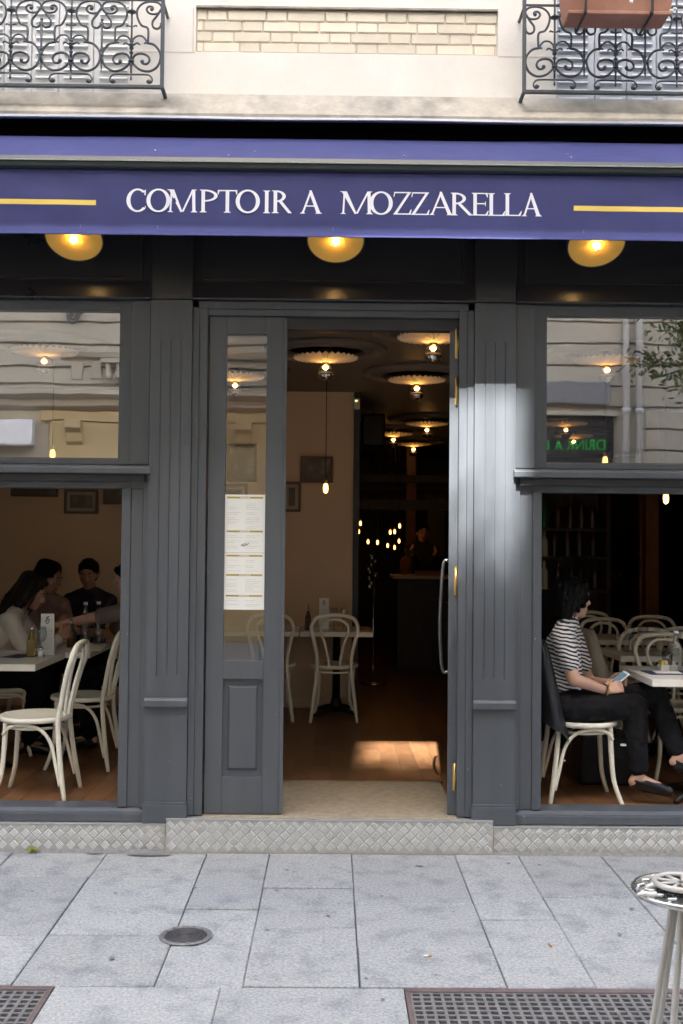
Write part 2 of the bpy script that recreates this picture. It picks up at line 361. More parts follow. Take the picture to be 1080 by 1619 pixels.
# manhole
mx_, my_ = G(294, 1480); r_ = thing('drain_cover', 'small round cast iron cover with concentric rings set in the paving', 'drain cover', (mx_, my_, .004))
part('rim', MB().lathe([(.112, -.003), (.112, .0035), (.104, .006), (.098, .0035), (.090, .0025), (.088, -.003)], (mx_, my_, .002), 40), 'castiron', r_)
part('lid', MB().lathe([(.088, -.003), (.088, .004), (.082, .005), (.079, .001), (.070, .001), (.067, .005), (.060, .005), (.057, .001), (.048, .001), (.045, .005), (.036, .005), (.033, .001), (.024, .001), (.02, .006), (0.0001, .006)], (mx_, my_, .0015), 40), 'cover', r_)
st = MB()
for k in range(14):
    a = 2*PI*k/14; x, y = mx_+.1*math.cos(a), my_+.1*math.sin(a); st.box(x-.006, x+.006, y-.006, y+.006, .0045, .0085)
part('studs', st, 'castiron', r_, kind='stuff')

# ================================================================== SHOPFRONT
SF = thing('shopfront', 'dark grey painted wooden shopfront with fluted pilasters, open windows and double door', 'shopfront', (0, 0, .15))
for s in (-1, 1):
    def bx(mb, x0, x1, *a): return mb.box(s*x0, s*x1, *a)
    # pilaster
    p = MB(); xs = [.772, .829, .884, .939, .998]; g = .0024
    bx(p, .772, .998, -.015, .14, .265, 2.985)
    bx(p, .772, .998, -.022, -.015, .265, .775); bx(p, .772, .998, -.022, -.015, .825, .93); bx(p, .772, .998, -.022, -.015, 2.77, 2.985)
    for a, b in zip(xs[:-1], xs[1:]): bx(p, a+(g if a != xs[0] else 0), b-(g if b != xs[-1] else 0), -.022, -.015, .93, 2.77)
    for x in xs[1:-1]:
        p.add([(s*x-g, -.022, .93), (s*x+g, -.022, .93), (s*x+g, -.015, .94), (s*x-g, -.015, .94)], [(0, 1, 2, 3)])
    P = part('pilaster', p, 'paint', SF)
    b = MB(); prof = [(.0, .775), (-.045, .775), (-.05, .78), (-.05, .81), (-.042, .825), (0, .825)]
    b.prism([(y, z) for y, z in prof], s*.768, s*1.002, 'x'); part('moulding', b, 'paint', P, .003)
    part('plinth', bx(bx(MB(), .765, 1.003, -.04, .1, .155, .255), .768, 1.0, -.034, .1, .255, .265), 'paint', P, .004)
    # frieze pilaster above
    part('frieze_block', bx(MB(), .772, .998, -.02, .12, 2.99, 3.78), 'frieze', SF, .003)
    # window frame
    f = MB()
    bx(f, 1.0, 1.03, .012, .14, .225, 2.03); bx(f, 1.032, 1.10, .03, .14, .225, 1.955); bx(f, 1.10, 1.15, .022, .14, .225, 1.955)
    bx(f, 1.002, 1.105, .0, .14, 2.085, 2.985); bx(f, 1.105, 1.17, .018, .14, 2.085, 2.985)
    bx(f, 1.17, 3.1, .018, .14, 2.93, 2.985); bx(f, 1.17, 3.1, .018, .14, 2.085, 2.115)
    bx(f, 1.03, 3.1, .035, .14, 1.955, 2.03); bx(f, 1.03, 1.10, .03, .14, 1.955, 2.0)
    bx(f, 3.1, 3.3, .0, .14, .225, 2.985)
    FR = part('window_frame', f, 'paint', SF, .003)
    tr = MB(); tr.prism([(.05, 2.03), (-.055, 2.03), (-.06, 2.035), (-.06, 2.062), (-.052, 2.072), (.01, 2.083), (.05, 2.083)], s*.985, s*3.3, 'x')
    part('transom_bar', tr, 'paint', FR, .002)
    part('roller_box', bx(MB(), 1.02, 3.1, -.02, .034, 1.99, 2.028), 'dark', FR)
    sl_ = MB(); sl_.prism([(.16, .155), (-.012, .155), (-.012, .2), (.01, .205), (.03, .222), (.16, .226)], s*1.003, s*3.3, 'x')
    part('sill', sl_, 'paint', FR, .003)
    part('pane', bx(MB(), 1.165, 3.1, .05, .056, 2.11, 2.935), 'pane', FR)
    # inner gold bead
    bd = MB(); bx(bd, 1.17, 1.176, .03, .05, 2.115, 2.93); bx(bd, 1.176, 3.1, .03, .05, 2.115, 2.121)
    part('glazing_bead', bd, 'paint', FR)
    # door jamb
    part('door_jamb', bx(bx(MB(), .69, .735, .004, .15, .19, 2.985), .735, .771, -.004, .15, .19, 2.985), 'paint', SF, .003)
# head and frieze
part('door_head', MB().box(-.771, .771, -.004, .15, 2.945, 2.985).box(-.69, .69, .01, .15, 2.91, 2.945), 'paint', SF, .003)
part('transom', MB().box(-.69, .69, .05, .12, 2.845, 2.91), 'dark', SF, .003)
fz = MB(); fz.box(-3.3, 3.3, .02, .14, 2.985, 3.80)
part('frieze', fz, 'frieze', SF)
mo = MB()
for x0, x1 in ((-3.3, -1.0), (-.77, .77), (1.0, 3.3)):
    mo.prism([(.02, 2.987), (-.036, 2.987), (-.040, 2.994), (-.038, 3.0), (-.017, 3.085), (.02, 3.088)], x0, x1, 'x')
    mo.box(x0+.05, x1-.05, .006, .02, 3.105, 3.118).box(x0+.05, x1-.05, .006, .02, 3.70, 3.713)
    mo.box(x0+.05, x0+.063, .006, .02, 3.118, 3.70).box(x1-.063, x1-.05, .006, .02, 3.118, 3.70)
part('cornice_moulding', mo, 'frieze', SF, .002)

def tread(x0, x1, z0, z1, y, ob):
    base = MB().box(x0, x1, y, .25, z0, z1); T = part('tread_plate', base, 'treadbase', SF, .004)
    t = MB(); s_ = .043; d = s_/math.sqrt(2); n = 0
    for i in range(int((x1-x0)/d)+2):
        for j in range(int((z1-z0)/d)+2):
            if (i+j) % 2: continue
            cx, cz = x0+i*d, z0+.004+j*d
            ang = PI/4 if (j % 2 == 0) else -PI/4
            ca, sa = math.cos(ang), math.sin(ang)
            for k in range(5):
                o = (k-2)*.0075; hl = .0182; hw = .0031
                pts = []
                for u, v in ((-hl, -hw), (hl, -hw), (hl, hw), (-hl, hw)): pts.append((cx+u*ca-(v+o)*sa, cz+u*sa+(v+o)*ca))
                if min(q[0] for q in pts) < x0+.003 or max(q[0] for q in pts) > x1-.003 or min(q[1] for q in pts) < z0+.002 or max(q[1] for q in pts) > z1-.006: continue
                mid = [(cx+u*ca-o*sa, cz+u*sa+o*ca) for u in (-hl*.8, hl*.8)]
                vs = [(a, y, b) for a, b in pts]+[(a, y-.0038, b) for a, b in mid]
                t.add(vs, [(0, 1, 5, 4), (1, 2, 5), (2, 3, 4, 5), (3, 0, 4)])
    part('raised_tread', t, 'tread', T, kind='stuff')
    part('edge_trim', MB().box(x0, x1, y-.004, y+.012, z1-.006, z1+.002), 'zinc', T, .001)
tread(-.875, .88, .002, .182, -.045, 0)
tread(-3.3, -.877, .002, .152, -.032, 0)
tread(.882, 3.3, .002, .15, -.032, 0)
part('pavement_joint', MB().prism([(-.05, -.004), (-.034, .014), (-.03, .014), (-.03, -.004)], -3.3, 3.3, 'x'), 'joint', SF)

# fixed left door leaf
def leafdoor():
    D = part('door', MB().box(-.682, -.588, .03, .075, .19, 2.908).box(-.367, -.262, .03, .075, .19, 2.908).box(-.588, -.367, .03, .075, 2.81, 2.908)
             .box(-.588, -.367, .03, .075, .92, 1.02).box(-.588, -.367, .03, .075, .19, .39), 'paint', SF, .003, label='closed narrow grey door leaf with tall pane and the menu')
    pn = MB().box(-.588, -.367, .056, .07, .39, .92)
    x0, x1, z0, z1 = -.562, -.395, .425, .885
    pn.add([(x0, .056, z0), (x1, .056, z0), (x1, .056, z1), (x0, .056, z1), (x0+.012, .044, z0+.012), (x1-.012, .044, z0+.012), (x1-.012, .044, z1-.012), (x0+.012, .044, z1-.012)],
           [(4, 5, 6, 7), (0, 1, 5, 4), (1, 2, 6, 5), (2, 3, 7, 6), (3, 0, 4, 7)])
    part('panel', pn, 'paint', D)
    part('pane', MB().box(-.588, -.367, .05, .056, 1.02, 2.81), 'doorglass', D)
    part('closing_strip', MB().box(-.275, -.255, .022, .03, .2, 2.90), 'paint', D, .002)
leafdoor()
# right leaf standing open into the room
D2 = part('door', MB().box(.648, .69, .06, .16, .2, 2.84).box(.648, .69, .86, .95, .2, 2.84).box(.648, .69, .16, .86, 2.74, 2.84).box(.648, .69, .16, .86, .2, .39).box(.648, .69, .16, .86, .92, 1.02), 'paint', SF, .003, label='door leaf standing open into the room')
part('pane', MB().box(.666, .672, .16, .86, 1.02, 2.74), 'doorglass', D2)
part('panel', MB().box(.66, .68, .16, .86, .39, .92), 'paint', D2)
hp = smoothpath([(.648, .36, 1.57), (.615, .36, 1.56), (.602, .36, 1.42), (.594, .36, 1.22), (.598, .36, 1.07), (.612, .36, .94), (.648, .36, .93)], 8)
part('handle', MB().tube(hp, .011, 10), 'handle', D2)
for y0, y1 in ((520, 566), (597, 640), (897, 941), (1208, 1250)):
    zt, zb = W(724, y0, .04)[1], W(724, y1, .04)[1]; h = MB().box(.672, .684, .046, .052, zb, zt).box(.684, .696, .044, .050, zb+.35*(zt-zb), zb+.68*(zt-zb))
    h.tube([(.682, .043, zb-.004), (.682, .043, zt+.004)], .0055, 8)
    part('hinge', h, 'brass', D2, label=None)
part('edge_strip', MB().box(.643, .70, .05, .062, .19, 2.845), 'paint', D2, .002)
for o_ in [D2]+[c for c in D2.children if not c.name.startswith(('hinge', 'edge'))]:
    Mx = Matrix.Translation(Vector((.69, .06, 0))) @ Matrix.Rotation(-math.radians(6.4), 4, 'Z') @ Matrix.Translation(Vector((-.69, -.06, 0))); o_.data.transform(Mx)
# threshold
struct('threshold', MB().box(-.69, .69, -.02, .89, .12, .187), 'mat', None, .004)

# chipped paint
for px_, py_, yp in ((740, 1216, -.006), (750, 1224, -.013), (859, 1213, .02), (829, 1291, -.013), (201, 1002, .02), (233, 1031, .02), (197, 1240, .02), (268, 1204, -.024), (437, 1130, .028), (330, 905, .003), (792, 1241, -.024), (302, 1262, -.006), (846, 1010, .02)):
    c_ = wp(px_, py_, yp-.0012); n_ = random.randint(5, 7); rr_ = random.uniform(.002, .0042)
    part('paint_chip', MB().add([(c_.x+rr_*random.uniform(.5, 1.2)*math.cos(2*PI*k/n_)*1.4, c_.y, c_.z+rr_*random.uniform(.5, 1.2)*math.sin(2*PI*k/n_)) for k in range(n_)], [tuple(range(n_))]), 'mount', SF)
# menu on the door pane
mt, mb_ = W(386, 782, .04)[1], W(386, 964, .04)[1]; mxl, mxr = W(354, 870, .04)[0], W(419, 870, .04)[0]
MN = thing('menu_sheet', 'long white menu of two sheets with gold headings taped inside the door pane', 'menu', ((mxl+mxr)/2, .045, mb_))
zm = mt-(mt-mb_)*.505
def sheet(z0, z1, heads, nm):
    S = part('sheet', MB().box(mxl, mxr, .044, .0455, z0, z1), 'paper', MN)
    h = MB(); tx = MB()
    for q in heads:
        z = z1-(z1-z0)*q; wd = mxr-mxl; h.box(mxl+.06*wd, mxl+.36*wd, .0425, .044, z-.010, z); h.box(mxl+.64*wd, mxr-.06*wd, .0425, .044, z-.010, z); h.box(mxl+.36*wd, mxl+.64*wd, .0428, .044, z-.0098, z-.0002)
    part('gold_heading', h, 'goldink', S)
    for q in heads:
        z = z1-(z1-z0)*q; wd = mxr-mxl; x = mxl+.38*wd
        while x < mxl+.62*wd: l = random.uniform(.004, .011); tx.box(x, x+l, .0417, .0425, z-.0075, z-.0025); x += l+.003
    part('heading_print', tx, 'paper', S, kind='stuff')
    ln = MB(); zz = z1-.03; k = 0
    while zz > z0+.02:
        if all(abs(zz-(z1-(z1-z0)*q)+.005) > .016 for q in heads):
            for c0, c1 in ((.08, .46), (.53, .92)):
                if random.random() < .82:
                    a = mxl+c0*(mxr-mxl); e = mxl+(c0+(c1-c0)*random.uniform(.45, 1))*(mxr-mxl); x = a
                    while x < e-.003: l = random.uniform(.004, .014); ln.box(x, min(e, x+l), .0428, .044, zz-.0022, zz); x += l+.0025
        zz -= .0095 if random.random() < .8 else .02
    part('print', ln, 'faint', S, kind='stuff')
sheet(zm+.001, mt, (.035, .62), 'top'); sheet(mb_, zm-.001, (.035, .375, .74), 'low')
cx, cz = W(387, 862, .04); sq = smoothpath([(cx-.022, .043, cz-.004), (cx-.012, .043, cz+.004), (cx-.004, .043, cz-.006), (cx+.004, .043, cz+.006), (cx+.01, .043, cz), (cx+.022, .043, cz+.012)], 5)
part('logo', MB().tube(sq, .0016, 5).tube([(cx+.012*math.cos(a/6), .043, cz-.004+.016*math.sin(a/6)) for a in range(4, 22)], .0008, 4), 'ink', MN)

# ================================================================== UPPER BUILDING
YW = -.10
UB = thing('stone_building', 'cream stone apartment building with brick panel and shuttered windows above the awning', 'building', (0, 0, 3.8))
x0p, x1p = W(310, 50, YW)[0], W(787, 50, YW)[0]; z0p, z1p = W(400, 83, YW)[1], W(400, 14, YW)[1]
wl, wr = W(203, 120, YW)[0], W(880, 120, YW)[0]
zl = 4.07
wb = MB()
wb.box(wl, x0p, YW, .4, zl, 6.4).box(x1p, wr, YW, .4, zl, 6.4).box(x0p, x1p, YW, .4, zl, z0p).box(x0p, x1p, YW, .4, z1p, 6.4).box(x0p, x1p, YW+.02, .4, z0p, z1p)
wb.box(-42, 42, YW, .4, 6.41, 13)
for s in (-1, 1): wb.box(s*2.35, s*42, YW, .4, zl, 6.4); wb.box(s*3.31, s*42, .0, .4, .0, zl-.001)
part('wall', wb, 'stone', UB)
part('brick_bed', MB().box(x0p+.001, x1p-.001, YW+.012, YW+.019, z0p, z1p), 'mortar', UB)
rh = (z1p-z0p-.006)/4; 
for r in range(4):
    z = z0p+.003+r*rh; x = x0p+.006; off = 0 if r % 2 else .095; first = True; k = 0
    while x < x1p-.02:
        L_ = (.20 if (k+r) % 2 else .105)*random.uniform(.95, 1.05)
        if first: L_ = random.choice((.05, .08)) if r % 2 else .03; first = False
        e = min(x+L_, x1p-.006); o = random.uniform(0, .0025)
        b = .003; y = YW+.002+o; za, zb = z, z+rh-.007
        mb = MB().add([(x, YW+.0125, za), (e, YW+.0125, za), (e, YW+.0125, zb), (x, YW+.0125, zb), (x+b, y, za+b), (e-b, y, za+b), (e-b, y, zb-b), (x+b, y, zb-b)], [(4, 5, 6, 7), (0, 1, 5, 4), (1, 2, 6, 5), (2, 3, 7, 6), (3, 0, 4, 7)])
        part('brick', mb, 'brick', UB); x = e+.007; k += 1
part('drip_mould', MB().box(x0p, x1p, YW-.012, YW+.012, z1p, z1p+.012), 'ledge', UB, .002)
jn = MB()
for xa, xb, z in ((wl, x0p-.004, z0p-.004), (x1p+.004, wr, z0p-.004)): jn.box(xa, xb, YW-.0015, YW, z-.003, z+.003)
jn.box(x0p-.018, x0p-.012, YW-.0015, YW, z0p, z1p)
part('stone_joint', jn, 'mortar', UB)
zf = W(540, 189, -.27)[1]
led = MB(); n = 60; lo = []
for i in range(n+1): lo.append(-4+8*i/n)
led.prism([(.2, zf+.01), (-.262, zf+.01), (-.262, zf+.028), (YW-.004, zl+.02), (.2, zl+.02)], -4.5, 4.5, 'x')
part('ledge', led, 'ledge', UB)
fl = MB()
for a, b in zip(lo[:-1], lo[1:]):
    d = .004*noise.noise((a*1.3, 0, 0)); e = .004*noise.noise((b*1.3, 0, 0))
    fl.add([(a, -.265, zf+.012+d), (b, -.265, zf+.012+e), (b, -.285, zf-.008+e), (a, -.285, zf-.008+d), (a, -.2, zf+.008), (b, -.2, zf+.008), (b, -.28, zf-.012+e), (a, -.28, zf-.012+d)],
           [(3, 2, 1, 0), (7, 6, 2, 3), (4, 5, 6, 7)])
part('flashing', fl, 'zinc', UB)
# windows with shutters behind the two railings
def shutters(x0, x1, cuts, m, label, zb, sgn):
    S = part('shutter', MB().box(x0, x1, .035, .06, zb+.015, 6.38), m, UB, label=label)
    cs = [x0]+cuts+[x1]
    for a, b in zip(cs[:-1], cs[1:]):
        pm = MB().box(a+.003, b-.003, .02, .035, zb+.02, 6.2); part('panel', pm, m, S, .004)
        lv = MB(); zz = zb+.065; wd = b-a
        while zz < 5.2:
            p0, p1 = a+.16*wd, b-.16*wd
            lv.add([(p0, .0195, zz+.014), (p1, .0195, zz+.014), (p1, .008, zz), (p0, .008, zz), (p0, .0195, zz-.002), (p1, .0195, zz-.002)], [(3, 2, 1, 0), (5, 2, 3, 4), (0, 4, 3), (1, 2, 5)]); zz += .0445
        part('louvre', lv, m, S, kind='stuff')
    return S
zsL = W(100, 168, .02)[1]; zsR = W(950, 176, .02)[1]
shutters(-2.34, wl+.006, [W(x, 150, .02)[0] for x in (-60, -10, 5, 49, 92, 147)], 'shutter', 'white slotted shutter behind the left railing', zsL, -1)
shutters(wr-.006, 2.34, [W(x, 150, .02)[0] for x in (940, 991, 1038, 1095)], 'shutterblue', 'grey blue slotted shutter behind the right railing', zsR, 1)
part('window_sill', MB().box(-2.35, wl+.001, -.105, .1, zsL-.028, zsL-.002), 'ledge', UB, .006)
part('window_sill', MB().box(wr-.001, 2.35, -.105, .1, zsR-.028, zsR-.002), 'ledge', UB, .006)

# railings: curves traced in one bay (pixels right of the bar, pixels down) and mirrored
YR = -.26
SCL = (YR-CAM.y)/F
zr0 = W(113, 0, YR)[1]
def bay_curves():
    c = []
    c.append(([(26, 68), (26, 45), (16, 40), (9.6, 28.5), (8.3, 15.5), (16, 5), (29, 1), (42, 3), (47.5, 10), (45, 17), (38, 21), (28, 20), (23.5, 14), (27, 9), (33, 10), (33, 14)], 1.5))
    c.append(([(47.5, 11.7), (40, 24), (33.5, 33), (34, 42), (41, 45), (46, 41), (46.5, 36)], 1.5))
    c.append(([(0, 71), (3, 62), (10, 57), (18, 58), (24, 66), (20, 69)], 1.3))
    c.append(([(24, 68), (36, 71), (45, 82), (46.5, 94), (41, 107), (29, 114), (15, 112), (5, 104), (2, 97), (6, 88), (16, 85.5), (26, 89), (29, 96), (25, 102), (18, 101), (17, 97)], 1.6))
    c.append(([(3, 72), (9, 68.5), (13, 71)], 1.2))
    c.append(([(2, 42), (7, 40), (8, 42)], 1.0))
    return c
def small_scroll(): return [(0, 119.5), (24, 119.5), (31, 122), (34, 128), (31, 133), (26, 132), (26, 129)]
def railing(bars, xend, xfar, label, side):
    x_end = W(xend, 70, YR)[0]
    R = thing('balcony_railing', label, 'railing', (x_end, YR, 4.0))
    Z = lambda y: zr0-y*SCL
    fr = MB(); xf = xfar
    fr.box(min(x_end, xf), max(x_end, xf), YR-.012, YR+.012, Z(142), Z(137)); fr.box(min(x_end, xf), max(x_end, xf), YR-.016, YR+.016, Z(-33), Z(-26))
    fr.box(min(x_end, xf), max(x_end, xf), YR-.006, YR+.006, Z(-3), Z(0))
    fr.box(x_end-.009, x_end+.009, YR-.0125, YR+.0125, Z(142.5), Z(-26))
    part('frame', fr, 'iron', R, .002)
    part('wall_return', MB().tube([(x_end, YR, Z(139)), (x_end, YR+.08, Z(140)), (x_end, YW+.03, Z(145))], .011, 6), 'iron', R)
    part('wall_return', MB().tube([(x_end, YR, Z(2)), (x_end, YW+.03, Z(2))], .009, 6), 'iron', R)
    for bx_ in bars:
        xc = W(bx_, 70, YR)[0]
        b = MB()
        b.tube([(xc, YR, Z(-28)), (xc, YR, Z(118))], .0055, 8)
        for yy, rr, hh in ((18, 9, 1.5), (66, 4, 2), (71, 5, 2.5), (84.5, 4.2, 2), (98, 6, 2), (104, 3, 4), (126, 2.2, 3)): b.lathe([(.3*rr*SCL, -hh*SCL), (rr*SCL*.8, -hh*SCL*.5), (rr*SCL*.8, hh*SCL*.5), (.3*rr*SCL, hh*SCL)], (xc, YR, Z(yy)), 8)
        b.tube([(xc, YR, Z(118)), (xc, YR, Z(130))], [.006, .001], 6); b.tube([(xc, YR, Z(15)), (xc, YR, Z(4))], [.007, .001], 6)
        b.tube([(xc, YR, Z(64)), (xc, YR, Z(78))], [.006, .012], 8)
        part('baluster', b, 'iron', R)
        for sg in (-1, 1):
            m = MB()
            for pts, rr in bay_curves():
                m.tube([(xc+sg*p.x, YR+.0, p.z) for p in smoothpath([(q[0]*SCL, 0, Z(q[1])) for q in pts], 4)], rr*1.22*SCL, 6)
            m.tube([(xc+sg*p.x, YR, p.z) for p in smoothpath([(q[0]*SCL, 0, Z(q[1])) for q in small_scroll()], 4)], 1.4*SCL, 6)
            m.ball((xc+sg*17.5*SCL, YR, Z(98.5)), 3.3*SCL, 8, 6); m.ball((xc+sg*31.5*SCL, YR, Z(13.5)), 3.0*SCL, 8, 6); m.ball((xc+sg*29*SCL, YR, Z(131)), 3.6*SCL, 8, 6)
            part('scroll', m, 'iron', R)
        xm = xc+47.6*SCL*(1 if side > 0 else -1)
        t = MB(); t.tube([(xm, YR, Z(30)), (xm, YR, Z(112))], [.007, .004], 6); t.ball((xm, YR, Z(40)), 2.6*SCL, 8, 6); t.ball((xm, YR, Z(32)), 2.6*SCL, 8, 6); t.ball((xm, YR, Z(80)), (2.4*SCL, 2.4*SCL, 4*SCL), 8, 6); t.ball((xm, YR, Z(88)), (3.4*SCL, 3*SCL, 5*SCL), 8, 6); t.tube([(xm, YR, Z(104)), (xm, YR, Z(115))], [.007, .001], 6)
        part('spindle', t, 'iron', R)
railing([208, 112.5, 17, -78], 257, W(-130, 70, YR)[0], 'ornate scrolled iron railing at the top left, before white shutters', -1)
railing([877, 973.5, 1070, 1166], 829, W(1215, 70, YR)[0], 'ornate scrolled iron railing at the top right, carrying the planter box', 1)
# planter
pyf, pyb = -.47, -.30
pl, pz = W(896, 20, pyf); pr_, _ = W(1065, 22, pyf)
PL = thing('planter_box', 'terracotta planter box hanging outside the right balcony railing', 'planter', ((pl+pr_)/2, -.38, pz))
q = MB(); tp = .03
q.add([(pl+.012, pyf+.012, pz), (pr_-.012, pyf+.012, pz), (pr_-.012, pyb, pz), (pl+.012, pyb, pz), (pl-.012, pyf-.015, pz+.19), (pr_+.012, pyf-.015, pz+.19), (pr_+.012, pyb, pz+.19), (pl-.012, pyb, pz+.19)], [(0, 3, 2, 1), (4, 5, 6, 7), (0, 1, 5, 4), (1, 2, 6, 5), (2, 3, 7, 6), (3, 0, 4, 7)])
part('trough', q, 'terra', PL, .012)
part('rim', MB().box(pl-.02, pr_+.02, pyf-.022, pyb, pz+.19, pz+.215), 'terra', PL, .006)
part('base_ridge', MB().box(pl+.008, pr_-.008, pyf+.006, pyf+.02, pz-.001, pz+.018), 'terra', PL, .004)
for xx in (925, 1030):
    xa = W(xx, 20, pyf)[0]
    part('hanger', MB().box(xa-.006, xa+.006, pyf-.022, pyf-.017, pz+.01, pz+.2).box(xa-.006, xa+.006, pyf-.02, YR, pz-.007, pz-.002).box(xa-.006, xa+.006, pyf-.022, pyf+.005, pz-.006, pz+.012), 'strap', PL)
lf = MB()
for k in range(260):
    c = Vector((random.uniform(pl, pr_+.04), random.uniform(pyf-.03, pyb), pz+.19+abs(random.gauss(.06, .06)))); a = Vector((random.gauss(0, 1), random.gauss(0, 1), random.gauss(0, .6))).normalized()*.022; b = a.orthogonal().normalized()*.008
    lf.add([c-a, c+b, c+a, c-b], [(0, 1, 2, 3)])
part('foliage', lf, 'leaf', PL, kind='stuff')
for xx, yy in ((998, 3), (1067, 14), (1062, 17)):
    p = wp(xx, yy, -.5); part('flower', MB().ball(p, (.012, .006, .009), 8, 5), 'flower', PL)

# ================================================================== AWNING
YA = -.55
zt_, zh = 3.517, 3.165
AW = thing('awning', 'navy awning rolled in over the shopfront with white lettering on its valance', 'awning', (0, YA, zh))
def vy(x, z):                                  # the face of the valance
    t = (zt_-z)/(zt_-zh); y = YA+.004-.006*t
    wr_ = .009*noise.noise((x*2.1, t*3, 1))+.006*noise.noise((x*6, t*2.5, 4)); edge = min(1, max(0, (abs(x)-1.15)/.25))
    y += wr_*(edge*.9+.16)*min(1, t*3)
    if t > .84: y -= ((t-.84)/.16)**1.3*.075+.006*noise.noise((x*5, 0, 7))
    if 1.25 < x < 1.55: y -= .012*math.exp(-((x-1.33+.12*t)/.03)**2)*max(0, t-.5)*2
    return y
va = MB(); NX, NZ = 240, 22; vs = []
for j in range(NZ+1):
    for i in range(NX+1):
        x = -3.3+6.6*i/NX; z = zt_-(zt_-zh)*j/NZ+(.004*noise.noise((x*1.7, 0, 3)) if j > NZ-4 else 0); vs.append((x, vy(x, z), z))
va.add(vs, [(j*(NX+1)+i, (j+1)*(NX+1)+i, (j+1)*(NX+1)+i+1, j*(NX+1)+i+1) for j in range(NZ) for i in range(NX)], True)
VA = part('valance', va, 'canvas', AW); so_ = VA.modifiers.new('solid', 'SOLIDIFY'); so_.thickness = .003; so_.offset = 1
part('roll_cover', MB().prism([(YA+.02, 3.575), (YA+.012, 3.583), (-.23, 3.80), (-.215, 3.80), (-.215, 3.785)], -3.3, 3.3, 'x'), 'canvas', AW)
rc = MB(); vs = []
for j in range(5):
    for i in range(161):
        x = -3.3+6.6*i/160; t = j/4; vs.append((x, YA+.008+t*.33+.004*noise.noise((x*3, t*2, 9)), 3.583+t*.225-.004*math.sin(t*PI)+.006*noise.noise((x*2.2, t*2, 5))))
rc.add(vs, [(j*161+i, j*161+i+1, (j+1)*161+i+1, (j+1)*161+i) for j in range(4) for i in range(160)], True); part('canvas_top', rc, 'canvas', AW)
fk = MB()
for px_, py_ in ((243, 231), (362, 246), (640, 244), (903, 235), (905, 246), (402, 232)):
    x_, z_ = W(px_, py_, YA+.05); t_f = (z_-3.583)/.225; y_ = YA+.008+t_f*.33
    fk.box(x_-.005, x_+.003, y_-.010, y_-.006, z_-.0015, z_+.0015)
part('fallen_petals', fk, 'flower', AW, kind='stuff')
fb = MB().prism([(YA+.03, 3.515), (YA-.008, 3.515), (YA-.02, 3.525), (YA-.02, 3.545), (YA-.026, 3.548), (YA-.026, 3.556), (YA-.016, 3.56), (YA-.01, 3.578), (YA+.03, 3.578)], -3.3, 3.3, 'x')
part('front_bar', fb, 'bar', AW)
part('bar_lip', MB().box(-3.3, 3.3, YA-.029, YA-.0262, 3.549, 3.555), 'barlight', AW)
part('cassette_shade', MB().box(-3.3, 3.3, -.09, .019, 3.80, zf+.009).box(-3.3, 3.3, -.21, -.09, 3.795, 3.80).box(-3.3, 3.3, -.255, -.0901, zf+.003, zf+.0095), 'black', AW)  # black boards put the shade of the gap under the ledge into colour
for s in (-2.6, 2.6): part('folding_arm', MB().tube([(s, -.1, 3.74), (s*.75, -.3, 3.66), (s, YA+.03, 3.55)], .018, 8), 'bar', AW)
for px in (128, 250, 527, 922):
    x = W(px, 330, YA)[0]; zz = [zt_-.01-(zt_-zh-.03)*k/12 for k in range(13)]
    sm = MB()
    for a, b in zip(zz[:-1], zz[1:]): sm.add([(x-.0018, vy(x, a)-.002, a), (x+.0018, vy(x, a)-.002, a), (x+.0018, vy(x, b)-.002, b), (x-.0018, vy(x, b)-.002, b)], [(3, 2, 1, 0)])
    part('seam', sm, 'seam', VA)
def stripe(x0, x1, z0, z1):
    m = MB(); n = 40
    for k in range(n):
        a, b = x0+(x1-x0)*k/n, x0+(x1-x0)*(k+1)/n
        m.add([(a, vy(a, z0)-.004, z0), (b, vy(b, z0)-.004, z0), (b, vy(b, z1)-.004, z1), (a, vy(a, z1)-.004, z1)], [(0, 1, 2, 3)])
    part('yellow_stripe', m, 'yellow', VA)
zsA, zsB = W(100, 324, YA)[1], W(100, 316, YA)[1]
stripe(-3.2, W(152, 320, YA)[0], zsA, zsB); stripe(W(907, 329, YA)[0], 3.2, zsA, zsB)
# serif capitals drawn stroke by stroke (unit: cap height)
T_, t_ = .155, .072
def serif(x, w_, top):                          # slab with brackets
    a, b = (1, -1) if top else (0, 1)
    return [[(x-.075, a), (x+w_+.075, a), (x+w_+.065, a+b*.03), (x+w_+.01, a+b*.045), (x+w_, a+b*.09), (x, a+b*.09), (x-.01, a+b*.045), (x-.065, a+b*.03)]]
def stem(x, w_=T_): return [[(x, .0), (x+w_, .0), (x+w_, 1), (x, 1)]]+serif(x, w_, 0)+serif(x, w_, 1)
def ring(cx, rx, cy, ry, a0, a1, th=T_, tn=t_, n=26):
    o = []
    for k in range(n):
        q = []
        for a, inn in ((a0+(a1-a0)*k/n, 0), (a0+(a1-a0)*(k+1)/n, 0), (a0+(a1-a0)*(k+1)/n, 1), (a0+(a1-a0)*k/n, 1)):
            q.append((cx+(rx-inn*th*1.12)*math.cos(a), cy+(ry-inn*tn)*math.sin(a)))
        o.append(q)
    return o
def diag(x0, y0, x1, y1, w_): return [[(x0, y0), (x0+w_, y0), (x1+w_, y1), (x1, y1)]]
def half(x, y): return [[(x-.07, y), (x+.14, y), (x+.12, y+(.03 if y < .5 else -.03)), (x-.05, y+(.03 if y < .5 else -.03))]]
